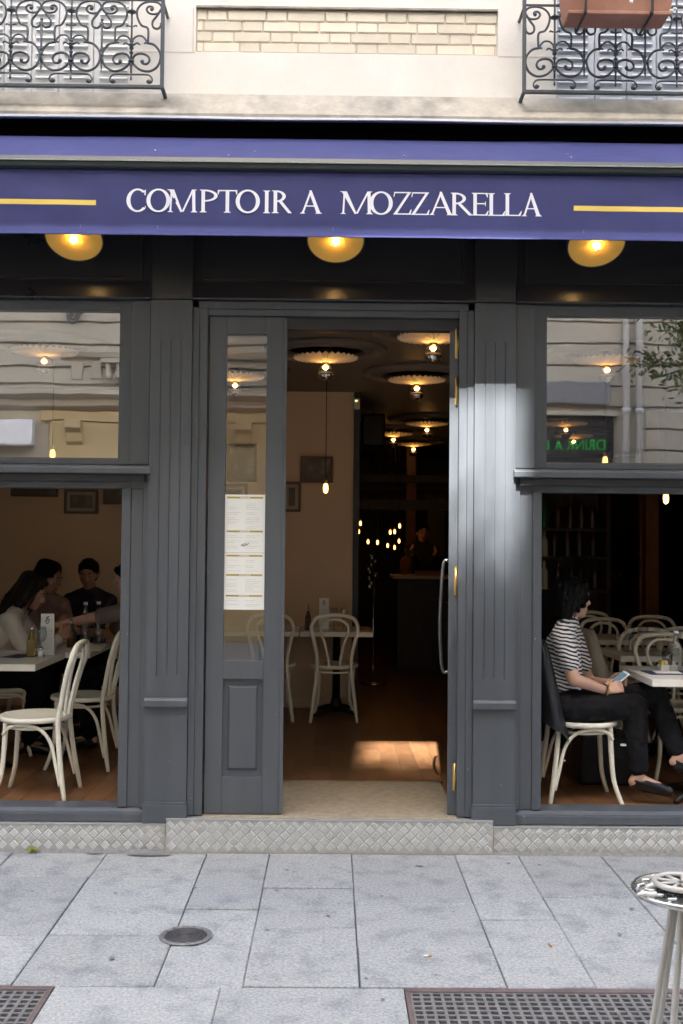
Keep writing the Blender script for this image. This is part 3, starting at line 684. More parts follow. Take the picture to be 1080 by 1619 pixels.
def glyph(ch, w_):
    if ch == 'O': return ring(w_/2, w_/2, .5, .52, 0, 2*PI, n=40)
    if ch == 'C':
        g = ring(w_*.54, w_*.54, .5, .52, math.radians(48), math.radians(318), n=36)
        return g+[[(w_*.86, .74), (w_*.93, .72), (w_*.93, .98), (w_*.86, .93)], [(w_*.84, .10), (w_*.90, .10), (w_*.95, .24), (w_*.92, .25)]]
    if ch == 'I': return stem(w_/2-T_/2)
    if ch == 'T':
        return stem(w_/2-T_/2)[:1]+serif(w_/2-T_/2, T_, 0)+[[(.02, 1), (w_-.02, 1), (w_-.02, .945), (.02, .945)], [(.02, 1), (.02, .80), (.05, .80), (.10, .945)], [(w_-.02, 1), (w_-.02, .80), (w_-.05, .80), (w_-.10, .945)]]
    if ch == 'L': return stem(.07)+[[(.14, 0), (w_-.06, 0), (w_-.06, .05), (.14, .05)], [(w_-.06, .0), (w_, .22), (w_-.035, .22), (w_-.15, .05)]]
    if ch == 'E':
        return stem(.07)+[[(.14, 0), (w_-.06, 0), (w_-.06, .05), (.14, .05)], [(w_-.06, 0), (w_, .22), (w_-.035, .22), (w_-.15, .05)], [(.14, 1), (w_-.05, 1), (w_-.05, .95), (.14, .95)],
                          [(w_-.05, 1), (w_-.04, .8), (w_-.07, .8), (w_-.14, .95)], [(.14, .55), (w_-.16, .55), (w_-.16, .50), (.14, .50)], [(w_-.16, .62), (w_-.13, .62), (w_-.13, .42), (w_-.16, .42)]]
    if ch == 'P': return stem(.07)+ring(.20, w_-.2, .735, .265, -PI/2, PI/2, T_*.85, t_, 18)+[[(.15, 1), (.22, 1), (.22, .945), (.15, .945)], [(.15, .525), (.22, .525), (.22, .47), (.15, .47)]]
    if ch == 'R':
        return stem(.07)+ring(.20, w_*.74-.2, .745, .255, -PI/2, PI/2, T_*.85, t_, 18)+[[(.15, 1), (.22, 1), (.22, .945), (.15, .945)], [(.15, .545), (.25, .545), (.25, .49), (.15, .49)],
              [(.27, .53), (.42, .55), (w_+.02, .05), (w_+.06, .0), (w_-.10, .0)]]
    if ch == 'A':
        c = w_*.5
        return diag(.08, 0, c-.05, 1, t_*1.2)+[[(c-.07, 1.03), (c+.02, 1.03), (w_-.06, 0), (w_-.06-T_*1.1, 0), (c-.07, .90)]]+[[(w_*.26, .36), (w_*.72, .36), (w_*.70, .31), (w_*.24, .31)]]+serif(.09, t_, 0)+serif(w_-.06-T_*.98, T_*.86, 0)
    if ch == 'Z':
        return [[(w_-.17, .955), (w_-.02, 1), (.19, .045), (.02, 0)], [(.06, 1), (w_-.02, 1), (w_-.04, .945), (.06, .945)], [(.06, 1), (.10, .945), (.06, .78), (.03, .78)], [(.02, 0), (w_-.03, 0), (w_-.03, .055), (.05, .055)], [(w_-.05, 0), (w_+.01, .23), (w_-.03, .23), (w_-.12, .055)]]
    if ch == 'M':
        return diag(.10, 0, .15, 1, t_*1.1)+serif(.10, t_*1.1, 0)+[[(.06, 1), (.29, 1), (w_*.5+.02, .04), (w_*.5-.05, -.01)]]+diag(w_*.5-.01, .02, w_-.21, 1, t_*1.2)+[[(w_-.21, 1), (w_-.07, 1), (w_-.05, 0), (w_-.185, 0)]]+serif(w_-.18, T_*.9, 0)+[[(w_-.2, 1), (w_-.0, 1), (w_-.02, .965), (w_-.2, .965)], [(.0, 1), (.2, 1), (.2, .965), (.02, .965)]]
ext = [('C', 60, 158, 180), ('O', 155, 268, 180), ('M', 253, 393, 180), ('P', 408, 492, 180), ('T', 490, 587, 180), ('O', 578, 693, 180), ('I', 690, 760, 180), ('R', 750, 838, 180), ('A', 882, 988, 180),
       ('M', 53, 205, 520), ('O', 192, 303, 520), ('Z', 303, 392, 520), ('Z', 388, 477, 520), ('A', 475, 590, 520), ('R', 578, 675, 520), ('E', 677, 758, 520), ('L', 754, 838, 520), ('L', 830, 915, 520), ('A', 913, 1010, 520)]
zbase, caph = 3.3035, .1145
for li, (ch, a, b, off) in enumerate(ext):
    xa, xb = W(off+a/3, 330, YA)[0], W(off+b/3, 330, YA)[0]; gw = (xb-xa)/caph; m = MB(); e = .0035+.0022*(li % 2)
    for poly in glyph(ch, gw):
        pts = [(xa+p*caph, vy(xa+p*caph, zbase+q*caph)-e, zbase+q*caph) for p, q in poly]; e += .00005
        ar = sum(pts[i][0]*pts[(i+1) % len(pts)][2]-pts[(i+1) % len(pts)][0]*pts[i][2] for i in range(len(pts)))
        if ar < 0: pts.reverse()
        m.add(pts, [tuple(range(len(pts)))])
    part('letter', m, 'letter', VA)

# lamps under the awning
def wall_lamp(cx, cz, label):
    L = thing('wall_lamp', label, 'lamp', (cx, .02, cz), 'lamps under the awning')
    c = Vector((cx, -.30, cz)); Rm = Matrix.Rotation(math.radians(-35), 3, 'X'); R_ = .149
    Rm = Matrix.Rotation(math.radians(-35), 3, 'X')
    prof = [(R_*math.sin(PI/2*k/10), .105*math.cos(PI/2*k/10)) for k in range(11)]; prof[0] = (.0001, prof[0][1])
    part('shade', MB().lathe([(r*1.02+.001, z+.003) for r, z in prof], c, 36, Rm), 'shadeout', L)
    part('shade_lining', MB().lathe([(r*.985, z-.001) for r, z in prof], c, 36, Rm), 'gold', L)
    part('rim', MB().tube([c+Rm @ Vector((R_*math.cos(2*PI*k/40), R_*math.sin(2*PI*k/40), 0)) for k in range(40)], .004, 6, True), 'shadeout', L)
    top = c+Rm @ Vector((0, 0, .105))
    part('arm', MB().tube(smoothpath([top, top+Vector((0, .03, .06)), top+Vector((0, .15, .10)), (cx, .012, cz+.14)], 6), .009, 8).lathe([(.04, 0), (.04, .012)], (cx, .018, cz+.14), 16, Matrix.Rotation(PI/2, 3, 'X')), 'shadeout', L)
    ax = Rm @ Vector((0, 0, -1)); s0 = c-ax*.085
    part('socket', MB().tube([s0, s0+ax*.04], .016, 10), 'brass', L)
    B = part('bulb', MB().lathe([(.012, .0), (.02, -.015), (.030, -.045), (.030, -.06), (.018, -.08), (.0001, -.086)], s0+ax*.035, 16, Rm), 'bottle', L)
    fi = MB(); b0 = s0+ax*.05
    for k in range(5): a = 2*PI*k/5; o = Rm @ Vector((.010*math.cos(a), .010*math.sin(a), 0)); o2 = Rm @ Vector((.016*math.cos(a+.5), .016*math.sin(a+.5), 0)); fi.tube([b0+o, b0+o2+ax*.055], .0045, 6)
    part('filament', fi, 'bulbhot', B)
for px, py, lb in ((117, 378, 'gold lined dish lamp under the awning above the left window'), (531, 381, 'gold lined dish lamp under the awning above the doorway'), (943, 388, 'gold lined dish lamp under the awning above the right window')):
    x, z = W(px, py-1, -.30); wall_lamp(x, z, lb)
#@@INTERIOR
# ================================================================== ROOM BEHIND THE SHOPFRONT
FZ = .18
def Cz(px, py, z):
    d = ray(px, py); t = (z-CAM.z)/d.z; p = CAM+d*t; return p
fl_ = struct('wood_floor', MB().box(-4.6, 4.6, .15, 12, .0, FZ-.012), 'joint')
for k in range(-26, 30):
    x = k*.118; y = .16 if abs(x) > .70 else .892; y0 = y; first = True
    lim = 4.6 if -.6 < x < 1.3 else 3.0
    if abs(x) > 2.75: continue
    while y < lim:
        e = y+random.uniform(.55, 1.15)*(random.uniform(.3, 1) if first else 1); first = False
        e = min(e, lim); d = random.uniform(-.0006, .0006)
        part('plank', MB().box(x+.0012, x+.1168, y+.001, e-.001, FZ-.02, FZ+d), 'wood', fl_); y = e
struct('floor_beyond', MB().box(-4.6, 4.6, .155, 3.0, FZ-.011, FZ-.003).box(-4.6, 4.6, 3.001, 12, FZ-.011, FZ-.0015), 'wood')
struct('plaster_wall', MB().box(-4.6, .19, 3.93, 4.1, FZ-.01, 3.2), 'creamwall')
struct('corridor_post', MB().box(.19, .245, 3.90, 4.1, FZ-.01, 3.2), 'navywall')
struct('skirting', MB().box(-4.4, .189, 3.91, 3.929, FZ, FZ+.09), 'creamwall')
struct('side_wall', MB().box(-4.6, -4.4, .15, 3.93, .0, 3.2), 'creamwall')
struct('dark_side_wall', MB().box(4.4, 4.6, .15, 12, .0, 3.2).box(.1, .19, 4.1, 12, .0, 3.2), 'darkwall')
struct('back_wall', MB().box(-4.6, 4.6, 11.8, 12, .0, 3.2), 'darkwall')
CEIL = struct('ceiling', MB().box(-4.6, 4.6, .14, 12, 3.05, 3.3), 'ceil')
struct('inner_front_wall', MB().box(-4.6, -3.3, .15, .3, .0, 3.2).box(3.3, 4.6, .15, .3, .0, 3.2).box(-4.6, 4.6, .141, .2, 2.99, 3.05), 'darkwall')

# ceiling lamps: pleated plate with a half mirrored bulb
def ceiling_lamp_proto():
    L = thing('ceiling_lamp', 'x', 'ceiling lamp', (0, 0, 3.05), 'pleated plate lamps on the ceiling')
    m = MB(); n = 64; vs = []; rr = [.03, .09, .16, .23]
    for i, r in enumerate(rr):
        for k in range(n):
            a = 2*PI*k/n; up = (k % 2); t = i/3
            r2 = r*(1+(.02 if up else -.02)*(i == 3)); vs.append((r2*math.cos(a), r2*math.sin(a), 2.985-.035*(1-t)**1.3+(.009*t if up else -.007*t)))
    m.add(vs, [(i*n+k, i*n+(k+1) % n, (i+1)*n+(k+1) % n, (i+1)*n+k) for i in range(3) for k in range(n)])
    part('pleated_plate', m, 'pleat', L)
    part('socket', MB().lathe([(.018, 3.04), (.018, 2.945), (.016, 2.935)], seg=14), 'brass', L)
    b = part('bulb', MB().lathe([(.018, 2.937), (.036, 2.925), (.052, 2.904), (.058, 2.880)], seg=18), 'bottle', L)
    part('filament', MB().ball((0, 0, 2.916), (.020, .020, .014), 10, 6), 'bulb', b)
    part('mirror_cap', MB().lathe([(.0583, 2.8799), (.055, 2.858), (.043, 2.838), (.024, 2.826), (.0001, 2.822)], seg=18), 'chrome', b)
    part('ceiling_rose', MB().lathe([(.27, 3.049), (.27, 3.03), (.295, 3.012), (.32, 3.018), (.335, 3.035), (.36, 3.035), (.375, 3.015), (.40, 3.008), (.42, 3.02), (.44, 3.049)], seg=40).lathe([(.04, 3.05), (.04, 3.0)], seg=12), 'ceil', L)
    return L
LP = ceiling_lamp_proto(); used = [False]
for px, py, lb in ((515, 567, 'pleated ceiling lamp in the doorway, left one with the big mirrored bulb'), (685, 535, 'pleated ceiling lamp in the top right corner of the doorway'), (659, 602, 'pleated ceiling lamp in the doorway just below the one by the hinges'),
                   (675, 671, 'pleated ceiling lamp deep in the doorway, right of the hanging speaker'), (622, 687, 'small far pleated ceiling lamp touching the hanging speaker'), (654, 703, 'lowest and farthest pleated ceiling lamp seen through the doorway'),
                   (372, 597, 'pleated ceiling lamp seen through the tall door pane'), (70, 557, 'pleated ceiling lamp seen through the left window'), (960, 571, 'nearest pleated ceiling lamp seen through the right window'),
                   (895, 671, 'far pleated ceiling lamp at the left edge of the right window, upper of a pair'), (907, 690, 'far pleated ceiling lamp in the right window, lower of a pair')):
    p = Cz(px, py, 2.98); place(LP, used, (p.x, p.y, 3.05), random.uniform(0, 6), lb)
# rings of plaster relief in the ceiling
def hang(px, py, Y, label, soft='bulbsoft', sz=.85, grp=None):
    p = wp(px, py, Y); L = thing('pendant_lamp', label, 'pendant lamp', (p.x, p.y, 3.05), grp)
    part('cord', MB().tube([(p.x, p.y, 3.05), (p.x, p.y, p.z+.085*sz)], .0035, 6).lathe([(.05, 3.05), (.05, 3.03), (.01, 3.02)], (p.x, p.y, 0), 12), 'cord', L)
    part('socket', MB().lathe([(.006*sz, .10*sz), (.017*sz, .095*sz), (.017*sz, .06*sz)], p+Vector((0, 0, -.01*sz)), 10), 'brass', L)
    part('bulb', MB().lathe([(.014*sz, .052*sz), (.022*sz, .03*sz), (.024*sz, 0), (.020*sz, -.03*sz), (.0001, -.045*sz)], p, 12), soft, L)
hang(515, 773, 2.9, 'bare filament bulb hanging on a black cord before the framed pictures in the doorway')
hang(83, 720, 2.2, 'bare filament bulb hanging in the lower part of the left window')
hang(957, 731, 2.3, 'bare filament bulb hanging low in the right window pane')
hang(1053, 789, 1.9, 'glowing bulb hanging in the open right window, top right')
CL = [(570, 828, 6.4), (567, 841, 6.4), (582, 857, 7.4), (597, 858, 7.4), (613, 863, 8.0), (624, 866, 8.0), (617, 842, 7.2), (624, 841, 7.2), (632, 832, 6.8), (631, 856, 7.6)]
CLN = ['highest glowing bulb at the left end of the cluster', 'glowing bulb just under the highest left one of the cluster', 'left of the two low bulbs in the middle of the cluster', 'right of the two low bulbs in the middle of the cluster', 'lowest left glowing bulb on the right side of the cluster', 'lowest glowing bulb of the whole cluster', 'left of the touching pair of bulbs in the cluster', 'right of the touching pair of bulbs in the cluster', 'highest glowing bulb at the right end of the cluster', 'glowing bulb below the highest right one of the cluster']
for i, (x, y, Y) in enumerate(CL): hang(x, y, Y, CLN[i], 'bulbsoft', .55, 'bulbs hanging in a cluster at the back')

# things on the back of the room
x0, z0 = W(572, 706, 5.); x1, z1 = W(609, 654, 5.)
sp = thing('loudspeaker', 'black loudspeaker box hanging from the ceiling in the doorway', 'loudspeaker', ((x0+x1)/2, 5.1, z0))
part('cabinet', MB().box(x0, x1, 5., 5.25, z0, z1), 'black', sp, .01); part('bracket', MB().box((x0+x1)/2-.02, (x0+x1)/2+.02, 5.1, 5.14, z1, 3.05), 'dark', sp)
part('grille', MB().box(x0+.015, x1-.015, 4.992, 5., z0+.02, z1-.02), 'tbase', sp, .004)
x0, z0 = W(559, 648, 3.9); x1, z1 = W(569, 630, 3.9)
se = thing('motion_sensor', 'small white alarm sensor on the post beside the cream wall', 'alarm sensor', ((x0+x1)/2, 3.9, z0))
part('housing', MB().box(x0, x1, 3.86, 3.899, z0, z1), 'sensor', se, .01); part('light', MB().box(x0+.015, x0+.022, 3.857, 3.86, z1-.03, z1-.024), 'led', se); part('light', MB().box(x0+.028, x0+.035, 3.857, 3.86, z1-.03, z1-.024), 'ledr', se)
# bar counter
bc = thing('bar_counter', 'dark bar counter with a pale edge at the back of the room', 'bar counter', (1.5, 7., FZ))
part('front', MB().box(.78, 3.2, 6.85, 7.4, FZ, 1.26), 'darkwall', bc); part('counter', MB().box(.72, 3.25, 6.78, 7.45, 1.26, 1.30), 'creamwall', bc, .005)
part('shelf', MB().box(1.15, 1.9, 6.6, 6.85, .98, 1.0), 'darkwall', bc)
bk = [wp(636, 900, 6.8), wp(652, 880, 6.8)]
solo('paper_bag', MB().cap((.88, 7.1, 1.36), .06, (.90, 7.1, 1.45), .075), 'orange', 'orange brown bag standing on the end of the bar counter', 'bag', (.88, 7.1, 1.3))
solo('crate', MB().box(1.0, 1.35, 6.9, 7.15, 1.3, 1.35), 'woodcol', 'shallow brown tray lying on the bar counter', 'tray', (1.17, 7.0, 1.3), None, .01)
for x, lb, mt_, wdt in ((W(690, 800, 9)[0], 'pale panel on the dark back wall beyond the bar', 'taupe', .12), (W(650, 800, 9)[0], 'orange lit narrow wooden column behind the bar', 'woodcol', .07)):
    z = thing('wall_panel' if mt_ == 'taupe' else 'wooden_column', lb, 'panel' if mt_ == 'taupe' else 'column', (x, 9, FZ))
    part('shaft', MB().box(x-wdt, x+wdt, 9, 9.1, 1.5 if mt_ == 'taupe' else FZ, 2.3 if mt_ == 'taupe' else 3.05), mt_, z, .01); part('edge', MB().box(x-wdt-.02, x+wdt+.02, 9.01, 9.08, 2.3, 2.36), 'dark', z)
bm_ = thing('ceiling_beam', 'dark beam crossing the room above the bar', 'beam', (1, 8.2, 2.4)); part('beam', MB().box(.2, 3.5, 8.2, 8.4, 2.12, 2.25), 'dark', bm_); part('slats', MB().box(.2, 3.5, 8.6, 8.7, 2.5, 2.6).box(.2, 3.5, 9.6, 9.7, 2.45, 2.5), 'darkwall', bm_)
x, z = W(586, 930, 5.6); ms = thing('metal_stand', 'shiny crumpled metal stand glinting in the dark beside the post', 'stand', (x, 5.6, FZ))
pp = MB()
for k in range(9): pp.ball((x+random.uniform(-.03, .05), 5.6+random.uniform(-.03, .03), z+.02+k*.038), (.03, .025, .03), 8, 5)
part('foil_wrap', pp, 'silver', ms); part('pole', MB().tube([(x+.03, 5.6, FZ), (x+.03, 5.6, z+.1)], .012, 8).lathe([(.14, 0), (.14, .02), (.02, .03)], (x+.03, 5.6, FZ), 18), 'chrome', ms)

# framed pictures on the cream wall
PICS = [((475, 722, 527, 763), 'small framed picture upper right of the door chairs, beside the hanging bulb', 0), ((447, 762, 476, 809), 'framed picture half hidden by the narrow door leaf, cream mount', 1), ((359, 702, 407, 762), 'framed picture seen through the tall door pane above the menu', 0), ((345, 765, 392, 815), 'framed picture behind the menu sheet on the cream wall', 1),
        ((18, 738, 93, 785), 'wide dark framed picture at the top of the left open window', 0), ((102, 774, 156, 812), 'framed photograph of a pale figure in the middle of the left wall', 1), ((164, 768, 200, 797), 'framed picture at the right edge of the left open window', 0), ((-60, 745, -2, 790), 'framed picture on the left wall beyond the window edge', 0)]
for (a, b, c, d), lb, mnt in PICS:
    x0, z0 = W(a, d, 3.92); x1, z1 = W(c, b, 3.92); t = thing('framed_picture', lb, 'picture', ((x0+x1)/2, 3.92, z0), 'pictures on the cream wall'); e = .022
    part('frame', MB().box(x0, x1, 3.89, 3.925, z0, z0+e).box(x0, x1, 3.89, 3.925, z1-e, z1).box(x0, x0+e, 3.89, 3.925, z0+e, z1-e).box(x1-e, x1, 3.89, 3.925, z0+e, z1-e), 'frame', t, .004)
    g = .03 if mnt else 0
    if mnt: part('mount', MB().box(x0+e, x1-e, 3.912, 3.925, z0+e, z1-e), 'mount', t)
    part('picture', MB().box(x0+e+g, x1-e-g, 3.908, 3.92, z0+e+g, z1-e-g), 'print', t)

# right hand side of the room: bottle shelves, lattice, column
sh = thing('bottle_shelf', 'dark wooden bottle shelves at the left edge of the right window', 'shelf', (2.25, 4.4, FZ))
part('back', MB().box(1.95, 2.62, 4.62, 4.66, FZ, 2.6), 'darkwall', sh); part('side', MB().box(2.60, 2.64, 4.3, 4.62, FZ, 2.6), 'darkwall', sh); part('side', MB().box(1.93, 1.97, 4.3, 4.62, FZ, 2.6), 'darkwall', sh)
shz = [1.25, W(880, 880, 4.35)[1], W(880, 835, 4.35)[1]]
for z in shz+[2.55]: part('shelf', MB().box(1.97, 2.6, 4.3, 4.62, z-.025, z), 'darkwall', sh)
bi = 0
for z in shz:
    x = 2.03
    while x < 2.56:
        mm = 'brownbottle'; h = random.uniform(.8, 1.1)
        if bi == 0 or (z == shz[1] and x < 2.04): mm = 'whitebottle'
        if z == shz[2] and x < 2.04: mm = 'greenbottle'
        b = MB().lathe([(.035, 0), (.036, .01), (.036, .17*h), (.03, .20*h), (.014, .23*h), (.013, .29*h), (.015, .295*h), (.0001, .3*h)], (x, 4.4, z), 12)
        nm = {'brownbottle': 'brown', 'greenbottle': 'green', 'whitebottle': 'pale'}[mm]
        solo('bottle', b, mm, nm+' bottle number %s from the left on the %s bottle shelf' % (['one','two','three','four','five','six','seven','eight'][int((x-2.03)/.09) % 8], {0: 'lowest', 1: 'middle', 2: 'top'}[shz.index(z)]), 'bottle', (x, 4.4, z), nm+' bottles on the shelves'); bi += 1; x += random.uniform(.085, .14)
la = thing('lattice_screen', 'dark lattice screen with a scale pattern at the back right', 'screen', (3.0, 5.2, FZ))
lx0, lx1 = W(952, 900, 5.2)[0], W(1016, 900, 5.2)[0]; lm = MB()
for i in range(9):
    for j in range(26): 
        cx, cz = lx0+(i+.5*(j % 2))*(lx1-lx0)/8.5, .9+j*.055
        lm.tube([(cx+.034*math.cos(a), 5.2, cz+.034*math.sin(a)) for a in [PI+PI*q/6 for q in range(7)]], .006, 5)
part('scale_lattice', lm, 'darkwall', la, kind='stuff'); part('frame', MB().box(lx0-.06, lx0-.02, 5.17, 5.23, FZ, 2.6).box(lx1+.04, lx1+.08, 5.17, 5.23, FZ, 2.6).box(lx0-.06, lx1+.08, 5.175, 5.225, 2.6, 2.64), 'darkwall', la, .004)
cx0, cx1 = W(1021, 850, 5.)[0], W(1042, 850, 5.)[0]
co = thing('wooden_column', 'warm orange wooden column lit by the bulb in the right window', 'column', ((cx0+cx1)/2, 5.05, FZ)); part('shaft', MB().box(cx0, cx1, 5., 5.14, FZ, 3.04), 'woodcol', co, .006); part('batten', MB().box(cx0-.055, cx0-.03, 5.02, 5.06, FZ, 3.04), 'woodcol', co)
solo('partition', MB().box(cx1+.01, 4.4, 5.05, 5.15, FZ, 3.04), 'black', 'black partition to the right of the wooden column', 'partition', (cx1, 5.1, FZ))

# ------------------------------------------------------------------ tables and chairs
def table(x0, x1, y0, y1, label, h=.735, grp='cream topped tables'):
    cx, cy = (x0+x1)/2, (y0+y1)/2; T = thing('cafe_table', label, 'table', (cx, cy, FZ), grp); z = FZ+h
    part('tabletop', MB().box(x0, x1, y0, y1, z-.042, z), 'top', T, .004)
    part('column', MB().lathe([(.035, .03), (.032, h-.05), (.09, h-.045), (.09, h-.042)], (cx, cy, FZ), 16), 'tbase', T)
    b = MB()
    for k in range(4): a = PI/4+PI/2*k; b.tube([(cx, cy, FZ+.06), (cx+.12*math.cos(a), cy+.12*math.sin(a), FZ+.045), (cx+.27*math.cos(a), cy+.27*math.sin(a), FZ+.012)], [.034, .024, .012], 8)
    b.lathe([(.05, .02), (.05, .10), (.036, .14)], (cx, cy, FZ), 16)
    part('base', b, 'tbase', T)
    return z
zt1 = table(-2.75, -1.79, .70, 1.42, 'cream table in the left window nearest the street, with oil bottle and menu card')
table(-2.35, -1.63, 1.46, 2.15, 'cream table where the group sits, behind the nearest left table')
table(-.26, .36, 3.30, 3.90, 'cream table behind the single bentwood chair in the doorway')
table(-.94, -.275, 3.30, 3.90, 'cream table behind the narrow door leaf, against the cream wall')
table(1.81, 2.55, .20, .90, 'cream table in the right window nearest the street, beside the woman')
table(1.98, 2.72, 1.5, 2.12, 'cream table second from the street in the right window')
table(2.0, 2.7, 2.75, 3.35, 'cream table farthest back in the right window'); table(.98, 1.70, 2.0, 2.6, 'cream table just behind the seated woman, mostly hidden by her')

def chair_proto():
    C = thing('bentwood_chair', 'x', 'chair', (0, 0, 0), 'cream bentwood chairs')
    part('seat', MB().lathe([(.0001, .438), (.185, .438), (.204, .443), (.208, .455), (.204, .468), (.195, .471), (.175, .462), (.0001, .458)], seg=40), 'cream', C)
    H = [(-.225, .195, 0), (-.192, .168, .2), (-.168, .143, .43), (-.185, .146, .55), (-.218, .176, .70), (-.245, .193, .79), (-.262, .155, .865), (-.268, .08, .888), (-.27, 0, .893)]
    H2 = H+[(x, -y, z) for x, y, z in H[-2::-1]]; sp_ = smoothpath(H2, 5)
    part('back_hoop', MB().tube(sp_, [.0155 if p.z > .1 else .0125+.003*p.z/.1 for p in sp_], 10), 'cream', C)
    I = [(-.178, .046, .44), (-.19, .05, .52), (-.214, .082, .66), (-.236, .112, .75), (-.25, .105, .81), (-.258, .06, .85), (-.26, 0, .86)]
    I2 = I+[(x, -y, z) for x, y, z in I[-2::-1]]; part('inner_loop', MB().tube(smoothpath(I2, 5), .0115, 8), 'cream', C)
    for s in (-1, 1):
        fp = smoothpath([(.135, s*.125, .44), (.142, s*.13, .28), (.155, s*.14, .13), (.195, s*.175, 0)], 5); part('leg', MB().tube(fp, [.0165-.004*k/(len(fp)-1) for k in range(len(fp))], 10), 'cream', C)
        part('brace', MB().tube(smoothpath([(.148, s*.137, .37), (.105, s*.155, .415), (.02, s*.168, .428), (-.07, s*.163, .405), (-.13, s*.157, .33), (-.165, s*.165, .2), (-.193, s*.174, .085)], 5), .0105, 8), 'cream', C)
    part('seat_ring', MB().tube([(.155*math.cos(2*PI*k/28), .155*math.sin(2*PI*k/28), .405) for k in range(28)], .009, 6, True), 'cream', C)
    return C
CP = chair_proto(); used = [False]
for x, y, r, lb in ((-1.73, .50, 180, 'empty cream bentwood chair nearest the street in the left window'), (-1.645, 1.33, 178, 'cream bentwood chair at the right edge of the left window'),
    (-2.28, 1.75, 10, 'cream bentwood chair under the woman in the white sweater'), (-2.40, 1.02, 35, 'cream bentwood chair at the left photo edge, partly under the near table'), (-2.25, 2.45, -60, 'cream bentwood chair at the far left behind the table of the group'),
    (.03, 3.31, 90, 'cream bentwood chair seen squarely from behind in the doorway'), (-.505, 3.33, 90, 'cream bentwood chair partly behind the narrow door leaf'),
    (1.48, .49, 0, 'cream bentwood chair the woman in the striped top sits on'), (1.52, 1.30, 5, 'cream bentwood chair under the beige coat, behind the woman'),
    (2.23, 1.12, 268, 'cream bentwood chair between the first and second right tables'), (2.25, 2.10, 92, 'dim cream bentwood chair behind the second right table'), (2.22, 2.62, 272, 'dim cream bentwood chair third back from the street in the right window'),
    (2.68, 2.95, 265, 'dim cream bentwood chair at the far right of the dark room'), (2.30, 3.50, 270, 'farthest dim cream bentwood chair in the right window'), (2.62, 2.2, 80, 'dim cream bentwood chair at the right photo edge behind the second table')):
    place(CP, used, (x, y, FZ), math.radians(r), lb)

# ------------------------------------------------------------------ people
def frame(fwd, up=(0, 0, 1)):
    f = Vector(fwd).normalized(); l = Vector(up).cross(f).normalized(); u = f.cross(l); return Matrix((f, l, u)).transposed()
def hand(B, wr, fwd, side, curl=.5, k=1.0, side_palm=1):
    f = Vector(fwd).normalized(); s = Vector(side); s = (s-f*s.dot(f)).normalized(); n = f.cross(s)*side_palm; wr = Vector(wr)
    for q in (-.030, -.011, .009, .028): B.cap(wr+s*q*.55*k+f*.01, .0135*k, wr+f*.082*k+s*q*k, .0115*k)
    for q, L, c in ((.030, .066, .85), (.010, .076, 1), (-.010, .071, 1.05), (-.029, .055, 1.15)):
        p = wr+f*.084*k+s*q*k; a = 0; sg = (.45, .32, .25)
        for i, g in enumerate(sg):
            a += curl*c*(.9 if i else .6); d = f*math.cos(a)+n*math.sin(a); p2 = p+d*L*g*k; B.cap(p, (.0094-.0008*i)*k, p2, (.0088-.0010*i)*k, 8); p = p2
    p = wr+f*.022*k+s*.026*k; d = (f*.75+s*.6+n*.35*curl).normalized(); p2 = p+d*.045*k; B.cap(p, .0135*k, p2, .0105*k, 8)
    d2 = (f*.95+s*.15+n*.5*curl).normalized(); B.cap(p2, .0105*k, p2+d2*.030*k, .0085*k, 8)
def head(B, c, Hm):
    T = lambda x, y, z: c+Hm @ Vector((x, y, z))
    B.ball(T(-.008, 0, .022), (.094, .074, .092), 18, 12, Hm); B.ball(T(.028, 0, -.03), (.062, .058, .075), 16, 10, Hm); B.ball(T(.05, 0, -.075), (.038, .038, .032), 12, 8, Hm); B.ball(T(.068, 0, -.092), (.018, .02, .016), 10, 6, Hm)
    B.cap(T(.082, 0, .018), .009, T(.106, 0, -.022), .0115, 8); B.ball(T(.094, .011, -.027), (.012, .009, .008), 8, 6, Hm); B.ball(T(.094, -.011, -.027), (.012, .009, .008), 8, 6, Hm)
    B.ball(T(.078, 0, .034), (.014, .048, .012), 12, 6, Hm); B.ball(T(.085, 0, -.056), (.010, .022, .007), 10, 6, Hm); B.ball(T(.082, 0, -.068), (.010, .019, .007), 10, 6, Hm)
    for s in (-1, 1): B.ball(T(.052, s*.042, -.022), (.026, .020, .024), 10, 6, Hm); B.ball(T(-.012, s*.074, -.008), (.02, .009, .031), 10, 6, Hm)
def skinned(name, B, m, parent, vox, it=4, label=None, disp=0):
    o = part(name, B, m, parent); r = o.modifiers.new('remesh', 'REMESH'); r.mode = 'VOXEL'; r.voxel_size = vox; r.use_smooth_shade = True
    s = o.modifiers.new('smooth', 'SMOOTH'); s.factor = .5; s.iterations = it
    if disp:
        t = bpy.data.textures.new(name, 'CLOUDS'); t.noise_scale = disp[1]; d = o.modifiers.new('folds', 'DISPLACE'); d.texture = t; d.strength = disp[0]; d.mid_level = .5; d.texture_coords = 'GLOBAL'
    if label: o['label'] = label
    return o
